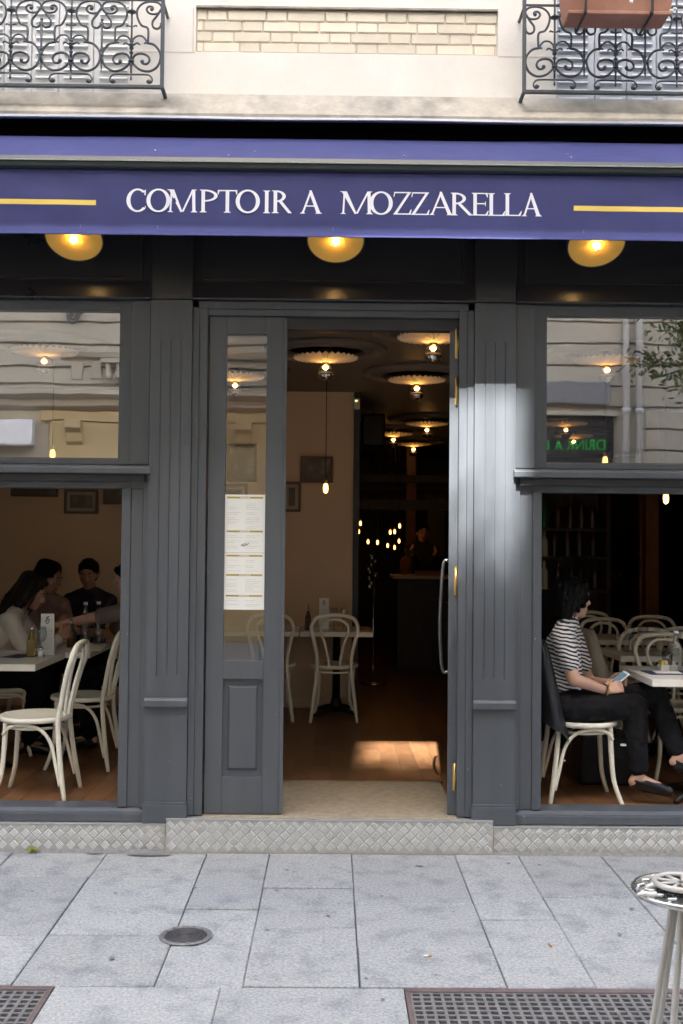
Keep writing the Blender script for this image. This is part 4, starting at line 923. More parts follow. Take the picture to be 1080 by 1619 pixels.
def person(label, J, top, bottom, hairm, skin='skin', sleeve=1.0, hairstyle='short', shoe='shoe', vox=.0075, group=None, tuck=.0, folds=(.012, .07), bare_ankle=0):
    V = {k: Vector(v) for k, v in J.items() if k != 'curl'}; P = thing('person', label, 'person', (V['pelvis'].x, V['pelvis'].y, FZ), group)
    Hm = frame(V['face'], V.get('headup', (0, 0, 1))); up = (V['neck']-V['pelvis']).normalized(); sd = (V['shL']-V['shR']).normalized()
    B = MB(); tor = [(V['hipL'], .085, V['hipR'], .085), (V['pelvis'], .105, V['pelvis'].lerp(V['chest'], .5), .098), (V['pelvis'].lerp(V['chest'], .5), .098, V['chest'], .108), (V['chest'].lerp(V['neck'], .35)+sd*.06, .085, V['chest'].lerp(V['neck'], .35)-sd*.06, .085), (V['chest']+sd*.045, .095, V['chest']-sd*.045, .095), (V['shL']-sd*.01, .05, V['neck'], .05), (V['shR']+sd*.01, .05, V['neck'], .05), (V['pelvis']+sd*.05, .095, V['pelvis']-sd*.05, .095), (V['pelvis'].lerp(V['chest'], .5)+sd*.04, .088, V['pelvis'].lerp(V['chest'], .5)-sd*.04, .088)]
    for a in tor: B.cap(*a)
    B.cap(V['neck']-up*.02, .056, V['head']+Hm @ Vector((-.02, 0, -.05)), .048); head(B, V['head'], Hm)
    arms = []; legs = []
    for s in 'LR':
        arms.append((V['sh'+s], .05, V['el'+s], .040)); arms.append((V['el'+s], .039, V['wr'+s], .026))
        B.cap(*arms[-2]); B.cap(*arms[-1]); hd = V.get('hd'+s, V['wr'+s]-V['el'+s]); hand(B, V['wr'+s], hd, V.get('th'+s, (0, 0, 1)), J.get('curl', .5) if not isinstance(J.get('curl'), dict) else .5, 1.0, J_PALM.get(s, 1))
        legs.append((V['hip'+s], .085, V['kn'+s], .060)); legs.append((V['kn'+s], .056, V['an'+s], .038)); B.cap(*legs[-2]); B.cap(*legs[-1])
        td = (V['toe'+s]-V['an'+s]); td.z *= .6; heel = V['an'+s]-td.normalized()*.03+Vector((0, 0, -.045)); B.cap(V['an'+s], .036, heel, .032); B.cap(V['an'+s]+Vector((0, 0, -.02)), .034, V['toe'+s], .026)
    body = skinned('body', B, skin, P, vox, 3)
    g = .013; C = MB()
    for i, a in enumerate(tor):
        if i in (0, 7): continue
        C.cap(a[0].lerp(a[2], .45) if i == 1 else a[0], a[1]+g, a[2], a[3]+g)
    for s in 'LR':
        e = V['sh'+s].lerp(V['el'+s], min(1, sleeve)); C.cap(V['sh'+s], .05+g*1.2, e, .05+g*1.3-.010*min(1, sleeve))
        if sleeve > 1: C.cap(V['el'+s], .039+g, V['el'+s].lerp(V['wr'+s], min(1, sleeve-1)), .033+g*.8)
    C2 = C; top_ = skinned('top', C2, top, P, max(vox, .009), 3, None, folds)
    Lg = MB(); Lg.cap(V['hipL'], .085+g*1.3, V['hipR'], .085+g*1.3); Lg.cap(V['pelvis']+sd*.05, .095+g*1.3, V['pelvis']-sd*.05, .095+g*1.3); Lg.cap(V['pelvis'], .105+g*1.0, V['pelvis']+up*.05, .10+g*.6)
    for i, s in enumerate('LR'):
        Lg.cap(V['hip'+s], .085+g*1.3, V['kn'+s], .060+g*1.2); Lg.cap(V['kn'+s], .058+g*1.1, V['kn'+s].lerp(V['an'+s], .97-bare_ankle), .044+g)
    skinned('trousers', Lg, bottom, P, max(vox, .008), 3, None, (.020, .055))
    for s in 'LR':
        a, t = V['an'+s], V['toe'+s]; S = MB(); td = (t-a); td.z *= .55; d = td.normalized(); base = a+Vector((0, 0, -.055))
        S.cap(base-d*.02, .033, t+Vector((0, 0, -.004)), .030); S.cap(a+d*.03+Vector((0, 0, -.03)), .036, t-d*.02, .030)
        if not bare_ankle: S.cap(a+Vector((0, 0, -.02)), .041, base, .038)
        else: S.tube([base-d*.055+Vector((0, 0, .022)), base-d*.02+d.cross(Vector((0, 0, 1)))*.04+Vector((0, 0, .025)), base+d*.06+d.cross(Vector((0, 0, 1)))*.03+Vector((0, 0, .02))], .007, 6); S.tube([base-d*.055+Vector((0, 0, .022)), base-d*.02-d.cross(Vector((0, 0, 1)))*.04+Vector((0, 0, .025)), base+d*.06-d.cross(Vector((0, 0, 1)))*.03+Vector((0, 0, .02))], .007, 6)
        skinned('shoe', S, shoe, P, .007, 2)
    T = lambda x, y, z: V['head']+Hm @ Vector((x, y, z)); Hr = MB()
    Hr.ball(T(-.022, 0, .040), (.098, .086, .088), 18, 12, Hm); Hr.ball(T(-.045, 0, .0), (.075, .083, .085), 16, 10, Hm)
    if hairstyle == 'bob':
        for s in (-1, 1):
            Hr.cap(T(-.055, s*.055, .03), .045, T(-.07, s*.056, -.09), .040); Hr.cap(T(-.01, s*.070, .05), .030, T(-.022, s*.080, -.045), .028); Hr.cap(T(.045, s*.048, .080), .026, T(.030, s*.074, .01), .020); Hr.cap(T(.030, s*.075, .01), .017, T(.018, s*.080, -.038), .012)
        Hr.cap(T(-.085, 0, .03), .05, T(-.09, 0, -.10), .042); Hr.cap(T(.05, -.03, .095), .028, T(.05, .03, .095), .028); Hr.ball(T(-.03, 0, .085), (.085, .085, .055), 16, 8, Hm)
        for k in range(90):
            a = random.uniform(-2.4, 2.4); r = .095+random.uniform(-.006, .014); x0_ = -.02-r*math.cos(a)
            q = T(x0_, .98*r*math.sin(a), random.uniform(0, .10)); lo_ = -.13+max(0, x0_+.06)*1.1+random.uniform(-.012, .02)
            q2 = T(x0_-random.uniform(-.01, .014), (1.02+random.uniform(0, .12))*r*math.sin(a), lo_)
            Hr.cap(q, .011, q2, .0035, 6)
    if hairstyle == 'long':
        for s in (-1, 1):
            Hr.cap(T(.0, s*.066, .05), .032, T(-.01, s*.082, -.08), .036); Hr.cap(T(-.01, s*.082, -.08), .036, T(-.04, s*.09, -.26), .026)
        Hr.cap(T(-.07, 0, .03), .06, T(-.10, 0, -.12), .06); Hr.cap(T(-.10, 0, -.12), .065, T(-.12, 0, -.30), .04); Hr.cap(T(.045, -.02, .095), .024, T(.045, .02, .095), .024)
    if hairstyle == 'bun':
        Hr.ball(T(-.06, 0, .075), (.07, .07, .06), 14, 8, Hm); Hr.cap(T(-.08, .0, .0), .055, T(-.09, 0, -.10), .045)
        for s in (-1, 1): Hr.cap(T(-.02, s*.07, .02), .03, T(-.04, s*.07, -.08), .03)
    if hairstyle == 'short': Hr.cap(T(.052, -.035, .085), .022, T(.052, .035, .085), .022)
    skinned('hair', Hr, hairm, P, .0075, 2, None, (.014, .02))
    if hairstyle != 'short':
        Ls = MB(); lo_b = {'bob': -.125, 'long': -.30, 'bun': -.10}[hairstyle]
        for k in range(110):
            a = random.uniform(-2.3, 2.3); r = random.uniform(.096, .112); cx_ = -math.cos(a)*r-.02; cy_ = math.sin(a)*r*.92; lw = lo_b+max(0, cx_+.05)*1.2+random.uniform(-.02, .03)
            pts = [T(cx_*.45-.01, cy_*.45, .128), T(cx_*.85-.008, cy_*.85, .10), T(cx_, cy_, .03), T(cx_*1.04+random.uniform(-.008, .008), cy_*1.05, (lw+.03)/2), T(cx_*1.02+random.uniform(-.02, .015), cy_*1.06+random.uniform(-.012, .012), lw)]
            Ls.tube(smoothpath(pts, 3), [.0035]*9+[.003, .002, .0015, .001], 5)
        part('loose_hair', Ls, hairm, P, kind='stuff')
    for s in (-1, 1):
        e = part('eye', MB().ball(T(.0735, s*.031, .006), .0125, 10, 8), 'eye', P); part('iris', MB().ball(T(.0815, s*.0315, .006), .0062, 8, 6), 'iris', e)
        Eb = MB().tube([T(.088, s*.016, .031), T(.090, s*.03, .036), T(.080, s*.047, .031)], [.003, .004, .002], 6); part('eyebrow', Eb, hairm, P)
    part('lips', MB().ball(T(.0925, 0, -.057), (.006, .021, .0055), 10, 6, Hm).ball(T(.0905, 0, -.067), (.006, .018, .006), 10, 6, Hm), 'lips', P)
    return P, V, Hm
J_PALM = {}
# the woman on the right, in profile, looking into the room with a telephone in her hands
wj = dict(pelvis=wp(899, 1108, .49), chest=wp(886, 1040, .49), neck=wp(898, 984, .49), head=wp(906, 947, .50), face=(.965, .24, -.05), headup=(.06, 0, 1),
  shR=wp(888, 1006, .325), elR=wp(907, 1074, .30), wrR=wp(956, 1091, .36), hdR=(.97, .15, .22), thR=(.1, .55, .8),
  shL=wp(905, 1004, .66), elL=wp(930, 1078, .69), wrL=wp(962, 1080, .58), hdL=(.8, -.55, .1), thL=(.1, -.1, 1),
  hipR=wp(898, 1117, .40), knR=wp(1004, 1117, .385), anR=wp(1010, 1226, .37), toeR=wp(1058, 1251, .36),
  hipL=wp(898, 1115, .59), knL=wp(1036, 1098, .50), anL=wp(1074, 1196, .36), toeL=wp(1108, 1228, .35))
wj['curl'] = .75; J_PALM = {'R': -1, 'L': 1}
WO, WV, WH = person('woman in a striped tee and black trousers sitting with a phone in her hands', wj, 'stripe', 'blackcloth', 'hair', 'skin', .62, 'bob', 'shoe', .006, None, 0, (.010, .06), .10)
for q, r in ((-.004, .033), (.012, .032)):
    p = WV['wrR']+Vector((q, 0, 0)); ax = (WV['wrR']-WV['elR']).normalized(); u = ax.orthogonal().normalized(); v = ax.cross(u)
    part('bracelet', MB().tube([p+(u*math.cos(2*PI*k/20)+v*math.sin(2*PI*k/20))*r for k in range(20)], .004, 6, True), 'brass' if q > 0 else 'strap', WO)
pc = wp(979, 1073, .43); PM = frame((.80, .12, .58), (-.5, -.35, .7))
def pbox(M_, c, sx, sy, sz, off=(0, 0, 0)):
    m = MB().box(-sx/2, sx/2, -sy/2, sy/2, -sz/2, sz/2); m.v = [tuple(c+M_ @ (Vector(v)+Vector(off))) for v in m.v]; return m
ph = thing('mobile_phone', 'white mobile phone held in the hands of the seated woman', 'phone', pc)
part('case', pbox(PM, pc, .125, .062, .009), 'phonew', ph, .003); part('screen', pbox(PM, pc, .095, .054, .001, (0, 0, .0052)), 'screen', ph)
# black jacket over the back of her chair
jm = MB(); vs = []; NU, NV = 36, 18
for j in range(NV+1):
    t = j/NV
    for i in range(NU):
        a = 2*PI*i/NU; wy = .215*min(1, .8+t*2.5)+.01*t; th = .045+.03*t
        hem = .56+.10*math.sin(a*1+.8)+.05*noise.noise((a, 0, 2)); z = FZ+.925-hem*t
        n1 = noise.noise((math.cos(a)*2, math.sin(a)*2, t*2))
        vs.append((1.215+.06*t+(th+.02*n1*t)*math.cos(a)+.07*t*(1 if math.cos(a) > 0 else .2)*math.cos(a), .49+(wy+.015*n1)*math.sin(a)*(1 if t > .1 else .9+t), z+.012*n1))
jm.add(vs, [(j*NU+i, (j+1)*NU+i, (j+1)*NU+(i+1) % NU, j*NU+(i+1) % NU) for j in range(NV) for i in range(NU)]+[tuple(range(NU))], True)
jk = solo('jacket', jm, 'jacket', 'black jacket hanging over the back of the woman\'s chair', 'jacket', (1.25, .49, .6))
jb = MB()
for q in range(3): jb.ball((1.30+.02*q, .262, .50+.09*q), .006, 8, 6)
jb.v = jb.v; zp = part('zip_pull', MB().ball((1.335, .285, .44), .007, 8, 6).ball((1.29, .29, .62), .006, 8, 6), 'chrome', jk)
# beige coat over the chair behind
cm = MB(); vs = []
for j in range(NV+1):
    t = j/NV
    for i in range(NU):
        a = 2*PI*i/NU; n1 = noise.noise((math.cos(a)*2, math.sin(a)*2+5, t*2)); wy = (.10+.16*min(1, t*2.2)**.6); th = .035+.05*t
        vs.append((1.29+.03*t+(th+.02*n1)*math.cos(a)+.10*t*max(0, math.cos(a)), 1.30+(wy+.02*n1)*math.sin(a), FZ+.93-.62*t+.01*n1))
cm.add(vs, [(j*NU+i, (j+1)*NU+i, (j+1)*NU+(i+1) % NU, j*NU+(i+1) % NU) for j in range(NV) for i in range(NU)]+[tuple(range(NU))], True)
cm.v = [(x+.42, y, z) for x, y, z in cm.v]
solo('coat', cm, 'coat', 'beige coat draped over a chair back behind the woman', 'coat', (1.72, 1.3, .8))
# black bag beside her legs
bg_ = thing('bag', 'large black bag standing on the floor under the woman\'s chair', 'bag', (1.75, .92, FZ))
x0, z1 = W(918, 1163, .82); x1, _ = W(1003, 1163, .82)
part('body', MB().box(x0, x1, .82, 1.1, FZ, z1), 'bag', bg_, .025); part('flap', MB().box(x0+.01, x1-.01, .812, .822, z1-.14, z1-.01), 'bag', bg_, .004); part('clasp', MB().box(x1-.09, x1-.05, .806, .812, z1-.06, z1-.045), 'chrome', bg_)
part('handle', MB().tube(smoothpath([(x0+.08, .95, z1), (x0+.12, .95, z1+.05), (x1-.12, .95, z1+.05), (x1-.08, .95, z1)], 5), .008, 6), 'bag', bg_)

# seated template
def seated(x, y, yaw, lean, hyaw, hpitch, hl, hr, s=1.0, legs=1):
    c, n = math.cos(yaw), math.sin(yaw)
    def L(p): p = Vector(p)*s; return Vector((x+p.x*c-p.y*n, y+p.x*n+p.y*c, FZ+p.z))
    sl_, cl_ = math.sin(lean), math.cos(lean)
    J = dict(pelvis=L((0, 0, .57)), chest=L((.30*sl_, 0, .57+.30*cl_)), neck=L((.50*sl_, 0, .57+.50*cl_)), head=L((.62*sl_+.03, 0, .57+.65*cl_)))
    for k, g in (('L', 1), ('R', -1)):
        J['sh'+k] = L((.44*sl_, g*.165, .57+.43*cl_)); J['hip'+k] = L((0, g*.09, .55)); J['kn'+k] = L((.42, g*.11, .52)); J['an'+k] = L((.36, g*.11, .10)); J['toe'+k] = L((.52, g*.13, .035))
        h = hl if k == 'L' else hr; J['wr'+k] = L(h); m = (J['sh'+k]+J['wr'+k])/2; d = J['wr'+k]-J['sh'+k]; q = math.sqrt(max(.0, .27**2-(d.length/2)**2)); J['el'+k] = m+Vector((n*-g*-.3, c*-g*-.3, -.9)).normalized()*q
        J['th'+k] = (0, 0, 1)
    fy = yaw+hyaw; J['face'] = (math.cos(fy)*math.cos(hpitch), math.sin(fy)*math.cos(hpitch), math.sin(hpitch)); J['curl'] = .6
    return J
J_PALM = {'R': -1, 'L': 1}
person('woman with long dark hair in a white sweater leaning over the left table', seated(-2.46, 1.72, .12, .55, -.2, -.5, (.56, .12, .80), (.55, -.10, .80)), 'knit', 'blackcloth', 'hairb', 'skin2', 1.95, 'long', 'shoe', .009)
person('person with pinned up black hair in a dusty pink top, turned towards the table', seated(-2.32, 2.62, -.75, .25, .5, -.35, (.50, .12, .86), (.48, -.12, .84)), 'pink', 'blackcloth', 'hair', 'skin2', .6, 'bun', 'shoe', .009)
person('man with short dark hair in an open navy jacket, facing the street', seated(-1.98, 3.05, -1.65, .10, .1, -.3, (.44, .14, .84), (.44, -.10, .84)), 'navy', 'blackcloth', 'hair', 'skin2', 1.9, 'short', 'shoe', .009)
person('dark haired person half hidden by the left window frame, bare forearm over the table', seated(-1.36, 2.0, 3.12, .16, .15, -.25, (.62, .08, .88), (.52, -.13, .82)), 'taupe', 'blackcloth', 'hair', 'skin', .75, 'short', 'shoe', .009)
bj = seated(1.16, 7.95, -1.6, .05, .2, -.2, (.35, .14, .95), (.35, -.14, .95))
for k in list(bj):
    if isinstance(bj[k], Vector) and k not in ('face',): bj[k] = bj[k]+Vector((0, 0, .42))
for s, d in (('L', .1), ('R', -.1)):
    bj['kn'+s] = Vector((1.16+d, 7.93, FZ+.5)); bj['an'+s] = Vector((1.16+d, 7.95, FZ+.09)); bj['toe'+s] = Vector((1.16+d, 7.80, FZ+.035)); bj['hip'+s] = Vector((1.16+d*.9, 7.95, FZ+.95))
person('dark clothed person standing behind the bar counter', bj, 'navy', 'blackcloth', 'hair', 'skin2', 1.8, 'short', 'shoe', .011)

# ------------------------------------------------------------------ things on the tables
TZ = FZ+.735
def oil_bottle(px, py, Y, label, m='oil'):
    p = wp(px, py, Y); p.z = TZ; t = thing('oil_bottle', label, 'oil bottle', p)
    part('body', MB().box(p.x-.027, p.x+.027, Y-.027, Y+.027, TZ, TZ+.115).lathe([(.026, .115), (.014, .145), (.0125, .17)], p, 12), m, t, .006)
    part('pourer', MB().lathe([(.012, .17), (.010, .185), (.006, .19), (.004, .225)], p, 10), 'chrome', t)
def glass(px, Y, label, grp=None, h=.19):
    x, _ = W(px, 1000, Y); p = Vector((x, Y, TZ)); t = thing('wine_glass', label, 'wine glass', p, grp)
    part('bowl', MB().lathe([(.004, .085), (.028, .10), (.038, .13), (.036, .16), (.031, h)], p, 18), 'bottle', t); part('stem', MB().lathe([(.034, 0), (.033, .003), (.006, .008), (.004, .03), (.004, .085)], p, 14), 'bottle', t)
def tumbler(px, Y, label, grp): 
    x, _ = W(px, 1000, Y); solo('glass', MB().lathe([(.028, 0), (.034, .10), (.032, .10), (.026, .006), (.0001, .006)], (x, Y, TZ), 16), 'bottle', label, 'glass', (x, Y, TZ), grp)
def water(px, Y, label, m='bottle', h=1.0):
    x, _ = W(px, 980, Y); t = thing('water_bottle', label, 'bottle', (x, Y, TZ)); part('body', MB().lathe([(.036, 0), (.038, .01), (.038, .17*h), (.03, .21*h), (.015, .25*h), (.014, .29*h)], (x, Y, TZ), 16), m, t); part('cap', MB().lathe([(.016, .29*h), (.016, .31*h), (.0001, .311*h)], (x, Y, TZ), 12), 'phonew', t)
oil_bottle(50, 1028, 1.13, 'square bottle of golden oil with a metal pourer on the near left table')
oil_bottle(487, 1000, 3.45, 'oil bottle on the table in the doorway', 'darkoil'); oil_bottle(113, 1018, 1.75, 'amber bottle with a pourer among the group on the left', 'darkoil')
glass(65, 1.20, 'wine glass behind the golden oil bottle on the left'); glass(72, 1.34, 'wine glass touching the white menu card'); 
water(135, 1.95, 'tall clear bottle on the table of the group, left one'); water(156, 2.05, 'clear water bottle before the man in the navy jacket')
p = wp(65, 1027, 1.10); t = thing('salt_shaker', 'small white salt shaker beside the golden oil bottle', 'salt shaker', (p.x, 1.10, TZ)); part('body', MB().lathe([(.018, 0), (.019, .035), (.014, .05)], (p.x, 1.10, TZ), 12), 'salt', t); part('cap', MB().lathe([(.015, .05), (.015, .06), (.008, .068), (.0001, .07)], (p.x, 1.10, TZ), 12), 'chrome', t)
def card(px, Y, wd, h, label):
    x, _ = W(px, 1000, Y); t = thing('menu_card', label, 'menu card', (x, Y, TZ)); part('card', MB().prism([(Y-.002, 0+TZ), (Y+.03, TZ), (Y+.002, TZ+h), (Y-.001, TZ+h)], x-wd/2, x+wd/2, 'x'), 'paper', t)
    tx = MB()
    def yy(z): return Y-.0025
    z = h*.62
    while z > .03:
        a = x-wd*.38
        while a < x+wd*.3: l = random.uniform(.006, .018); tx.box(a, a+l, yy(z)-.0006, yy(z), TZ+z-.002, TZ+z+.0015); a += l+.004
        z -= .014
    part('print', tx, 'faint', t, kind='stuff')
    sq = smoothpath([(x-.014, Y-.004, TZ+h*.80), (x-.004, Y-.004, TZ+h*.88), (x+.01, Y-.004, TZ+h*.93), (x-.008, Y-.004, TZ+h*.90), (x+.012, Y-.004, TZ+h*.84), (x, Y-.004, TZ+h*.76), (x-.01, Y-.004, TZ+h*.82), (x+.016, Y-.004, TZ+h*.87)], 4); part('logo', MB().tube(sq, .0022, 5), 'ink', t)
card(75, 1.26, .088, .27, 'tall white menu card standing on the near left table'); card(512, 3.6, .085, .27, 'white menu card standing on the table in the doorway')
glass(528, 3.55, 'wine glass on the doorway table, beside the menu card'); glass(543, 3.6, 'wine glass on the doorway table, right of its neighbour')
solo('napkin_box', MB().box(W(569, 1000, 3.5)[0], W(586, 1000, 3.5)[0], 3.45, 3.56, TZ, TZ+.022), 'redpaper', 'flat red box at the right end of the doorway table', 'box', None, None, .003)
def sheet_on(px, py, Y0, Y1, wd, m, label, name, cat, z=0, rz=0):
    x = W(px, py, Y0)[0]; c = Vector((x+wd/2, (Y0+Y1)/2, TZ+.002+z)); mm = MB().box(-wd/2, wd/2, (Y0-Y1)/2, (Y1-Y0)/2, -.001, .001); R_ = Matrix.Rotation(rz, 3, 'Z'); mm.v = [tuple(c+R_ @ Vector(v)) for v in mm.v]; return solo(name, mm, m, label, cat, c)
sheet_on(5, 1026, 1.05, 1.25, .14, 'bluepaper', 'folded blue napkin lying at the left edge of the near table', 'napkin', 'napkin', 0, -.3)
sheet_on(95, 1020, 1.55, 1.95, .26, 'paper', 'white paper set lying before the group', 'place_mat', 'place mat', 0, .1)
sheet_on(112, 1018, 1.60, 1.66, .10, 'ink', 'black phone lying on the white paper mat', 'phone', 'phone', .006, .1)
sheet_on(1028, 1055, .42, .62, .30, 'bluepaper', 'dark blue menu lying on the near right table', 'menu', 'menu', 0, .05)
sheet_on(1040, 1052, .46, .60, .15, 'paper', 'white leaflet lying on the dark blue menu', 'leaflet', 'leaflet', .003, -.1)
sh_ = thing('sugar_dish', 'small pale dish of sugar sachets on the near right table', 'dish', W(1055, 1050, .66)[0:1]+(.66, TZ)); sx = W(1055, 1050, .66)[0]
part('dish', MB().box(sx-.05, sx+.05, .62, .70, TZ, TZ+.035), 'paper', sh_, .004)
for k, m in enumerate(('yellow', 'flower', 'redpaper', 'flower')): part('sachet', MB().box(sx-.045+.022*k, sx-.028+.022*k, .63, .69, TZ+.036, TZ+.06), m, sh_)
water(1069, .55, 'clear water bottle at the right edge of the near right table', 'bottle', .8); tumbler(1055, .78, 'clear tumbler on the near right table', None)
for px, Y, lb in ((995, 1.8, 'wine glass on the second right table, nearest the woman'), (1017, 1.75, 'wine glass in the middle of the second right table'), (1037, 1.85, 'wine glass on the second right table, third from the woman')): glass(px, Y, lb)
# a shoe of someone at the left edge is part of the sitting group; small things on the pavement
x, y = G(57, 1342); lm = MB()
for k in range(5):
    c = Vector((x+random.uniform(-.03, .03), -.062+random.uniform(-.008, .008), .016+random.uniform(0, .012))); a = Vector((random.gauss(0, 1), random.gauss(0, .5), random.gauss(0, .2))).normalized()*.03; b = Vector((0, 1, .8)).normalized()*.012
    lm.add([c-a, c-a*.2+b, c+a, c-a*.2-b], [(0, 1, 2, 3)])
solo('fallen_leaf', lm, 'litterleaf', 'yellow green leaf fallen against the left tread plate', 'leaf', (x, -.062, .01))
def butt(px, py, r, label, col='butt', l=.035):
    x, y = G(px, py); d = Vector((math.cos(r), math.sin(r), 0))*l/2; c = Vector((x, y, .0075)); t = thing('cigarette_butt', label, 'cigarette butt', c); part('paper', MB().tube([c-d, c+d*.2], .004, 8), col, t); part('filter', MB().tube([c+d*.2, c+d], .0041, 8), 'filter', t)
butt(676, 1514, .05, 'white cigarette butt lying right of the middle paving joint'); butt(870, 1497, 1.9, 'orange cigarette butt lying on the slab before the metal table', 'filter', .028)
for px, py, r1, r2 in ((235, 1352, .12, .022), (150, 1350, .05, .012), (663, 1370, .022, .012)):
    x, y = G(px, py); m = MB(); pts = [(x+r1*math.cos(2*PI*k/20)*(1+.25*noise.noise((k*.7, px, 0))), y+r2*math.sin(2*PI*k/20)*(1+.3*noise.noise((k, 2, px)))) for k in range(20)]
    m.add([(a, b, .0042) for a, b in pts], [tuple(range(20))]); tag(part('stain', m, 'stain', None), kind='structure')

for k in range(34):
    x, y = random.uniform(-1.9, 1.9), random.uniform(-1.95, -.12); r1 = random.uniform(.005, .015); m = MB()
    m.add([(x+r1*math.cos(2*PI*q/10)*random.uniform(.7, 1.2), y+r1*math.sin(2*PI*q/10)*random.uniform(.7, 1.2), .0062) for q in range(10)], [tuple(range(10))]); tag(part('gum_spot', m, 'stain', None), kind='structure')
# ------------------------------------------------------------------ metal table in the right foreground
fy = 2.97-5.86; tc_ = wp(1090, 1408, fy); tz = tc_.z; tx_, ty_ = tc_.x, fy
MT = thing('metal_table', 'small round polished metal table on tube legs, cut by the right edge', 'table', (tx_, ty_, 0)); Rr = .152
part('top', MB().lathe([(.0001, tz-.012), (Rr-.01, tz-.014), (Rr, tz-.010), (Rr+.003, tz), (Rr, tz+.005), (Rr-.006, tz+.003), (Rr-.012, tz-.002), (.0001, tz)], (tx_, ty_, 0), 56), 'steel', MT)
em = MB()
for k in range(16):
    a = 2*PI*k/16; em.tube(smoothpath([(tx_+.085*math.cos(a), ty_+.085*math.sin(a), tz+.001), (tx_+.105*math.cos(a+.12), ty_+.105*math.sin(a+.12), tz+.003), (tx_+.12*math.cos(a-.02), ty_+.12*math.sin(a-.02), tz+.002), (tx_+.135*math.cos(a+.1), ty_+.135*math.sin(a+.1), tz+.001)], 4), .0045, 6)
part('embossing', em, 'steel', MT, kind='stuff')
for k in range(7):
    a = 2*PI*k/7+.35; t0 = (tx_+.040*math.cos(a), ty_+.040*math.sin(a), tz-.012); t1 = (tx_+.092*math.cos(a), ty_+.092*math.sin(a), tz-.33); t2 = (tx_+.165*math.cos(a), ty_+.165*math.sin(a), .012)
    part('leg', MB().tube(smoothpath([t0, t1, (tx_+.128*math.cos(a), ty_+.128*math.sin(a), .2), t2], 6), .0095, 10), 'tubes', MT)
ashx, ashy = tx_-.018, ty_+.012
AS = thing('ashtray', 'round grey slotted ashtray standing on the small metal table', 'ashtray', (ashx, ashy, tz+.004))
part('rim', MB().tube([(ashx+.072*math.cos(2*PI*k/40), ashy+.072*math.sin(2*PI*k/40), tz+.018) for k in range(40)], .0085, 8, True), 'tubes', AS)
part('dish', MB().lathe([(.0001, tz+.004), (.066, tz+.004), (.070, tz+.012)], (ashx, ashy, 0), 36), 'tbase', AS)
for k in range(9):
    a = 2*PI*k/9+.2; part('spoke', MB().tube([(ashx+.012*math.cos(a), ashy+.012*math.sin(a), tz+.016), (ashx+.070*math.cos(a+.35), ashy+.070*math.sin(a+.35), tz+.018)], .0055, 6), 'tubes', AS)
for px, py, r, lb in ((1035, 1401, .25, 'upper white paper twist lying on the round metal table'), (1023, 1414, .12, 'lower white paper twist lying at the edge of the round metal table')):
    d = ray(px, py); c = CAM+d*((tz+.008-CAM.z)/d.z); e = Vector((math.cos(r), math.sin(r), 0))*.026
    solo('paper_twist', MB().tube([c-e, c-e*.3+Vector((0, .001, .002)), c+e*.4, c+e], [.005, .007, .006, .007], 8), 'butt', lb, 'paper twist', c)

# ================================================================== ACROSS THE STREET (seen only as reflections)
OB = thing('facing_building', 'pale limestone building across the street, seen mirrored in the left window', 'building', (-7, -12.2, 0))
YO = -12.2
part('wall', MB().box(-42, 1.9, YO-8, YO-.06, 0, 13.4), 'oppstone', OB)
zz = [4.32, 4.62, 5.0, 5.38, 5.78, 6.2, 6.6, 7.0]
for a, b in zip(zz[:-1], zz[1:]): part('stone_course', MB().box(-16, 1.88, YO-.06, YO, a+.02, b-.02), 'oppstone', OB, .01)
part('cornice', MB().prism([(YO-.06, 3.88), (YO+.10, 3.95), (YO+.12, 4.05), (YO+.30, 4.12), (YO+.30, 4.22), (YO-.06, 4.30)], -16, 1.88, 'x'), 'oppstone', OB)
part('cornice', MB().prism([(YO-.05, 4.74), (YO+.10, 4.78), (YO+.14, 4.86), (YO-.05, 4.9)], -4.6, 1.88, 'x'), 'oppstone', OB)
part('entablature', MB().box(-4.95, 1.86, YO-.06, YO+.05, 3.70, 3.87).box(-4.8, 1.84, YO-.06, YO+.02, 0, 3.69), 'oppochre', OB, .02)
for x in (-4.35, -3.3, -1.5, .3): part('corbel', MB().prism([(YO+.02, 3.28), (YO+.12, 3.34), (YO+.16, 3.48), (YO+.28, 3.55), (YO+.28, 3.69), (YO+.02, 3.69)], x-.14, x+.14, 'x'), 'oppochre', OB, .01)
for x in (-4.33, -4.0): part('panel', MB().box(x-.1, x+.1, YO-.0, YO+.03, 4.42, 4.70), 'oppstone', OB, .02)
for k in range(9): part('baluster', MB().lathe([(.05, 0), (.07, .08), (.04, .16), (.05, .26)], (-3.75+k*.16, YO+.2, 4.40), 10), 'oppstone', OB)
part('baluster_rail', MB().box(-3.85, -2.3, YO+.1, YO+.3, 4.66, 4.73), 'oppstone', OB)
part('iron_bracket', MB().tube([(-4.38+.13*math.cos(q*.5)*(1-q/40), YO+.1, 5.5+.2*math.sin(q*.5)*(1-q/40)) for q in range(34)], .018, 6), 'iron', OB)
part('wall_sign', MB().box(-9, -5.02, YO, YO+.25, 3.27, 3.70), 'oppwhite', OB, .02)
for r in range(3):
    for c in range(9):
        x = -22+c*2.6; wz = 5.4+r*2.7
        if wz < 6 and -6 < x < 1.9: continue
        wn = part('window', MB().box(x-.6, x+.6, YO-.05, YO+.03, wz, wz+1.9), 'oppwhite', OB); part('pane', MB().box(x-.5, x+.5, YO+.031, YO+.04, wz+.1, wz+1.8), 'oppwin', wn)
for k in range(5):
    x = -20+k*3.6
    if x < -5.6: sw = part('shop_window', MB().box(x-1.3, x+1.3, YO-.05, YO+.04, .3, 2.8), 'oppdark', OB)
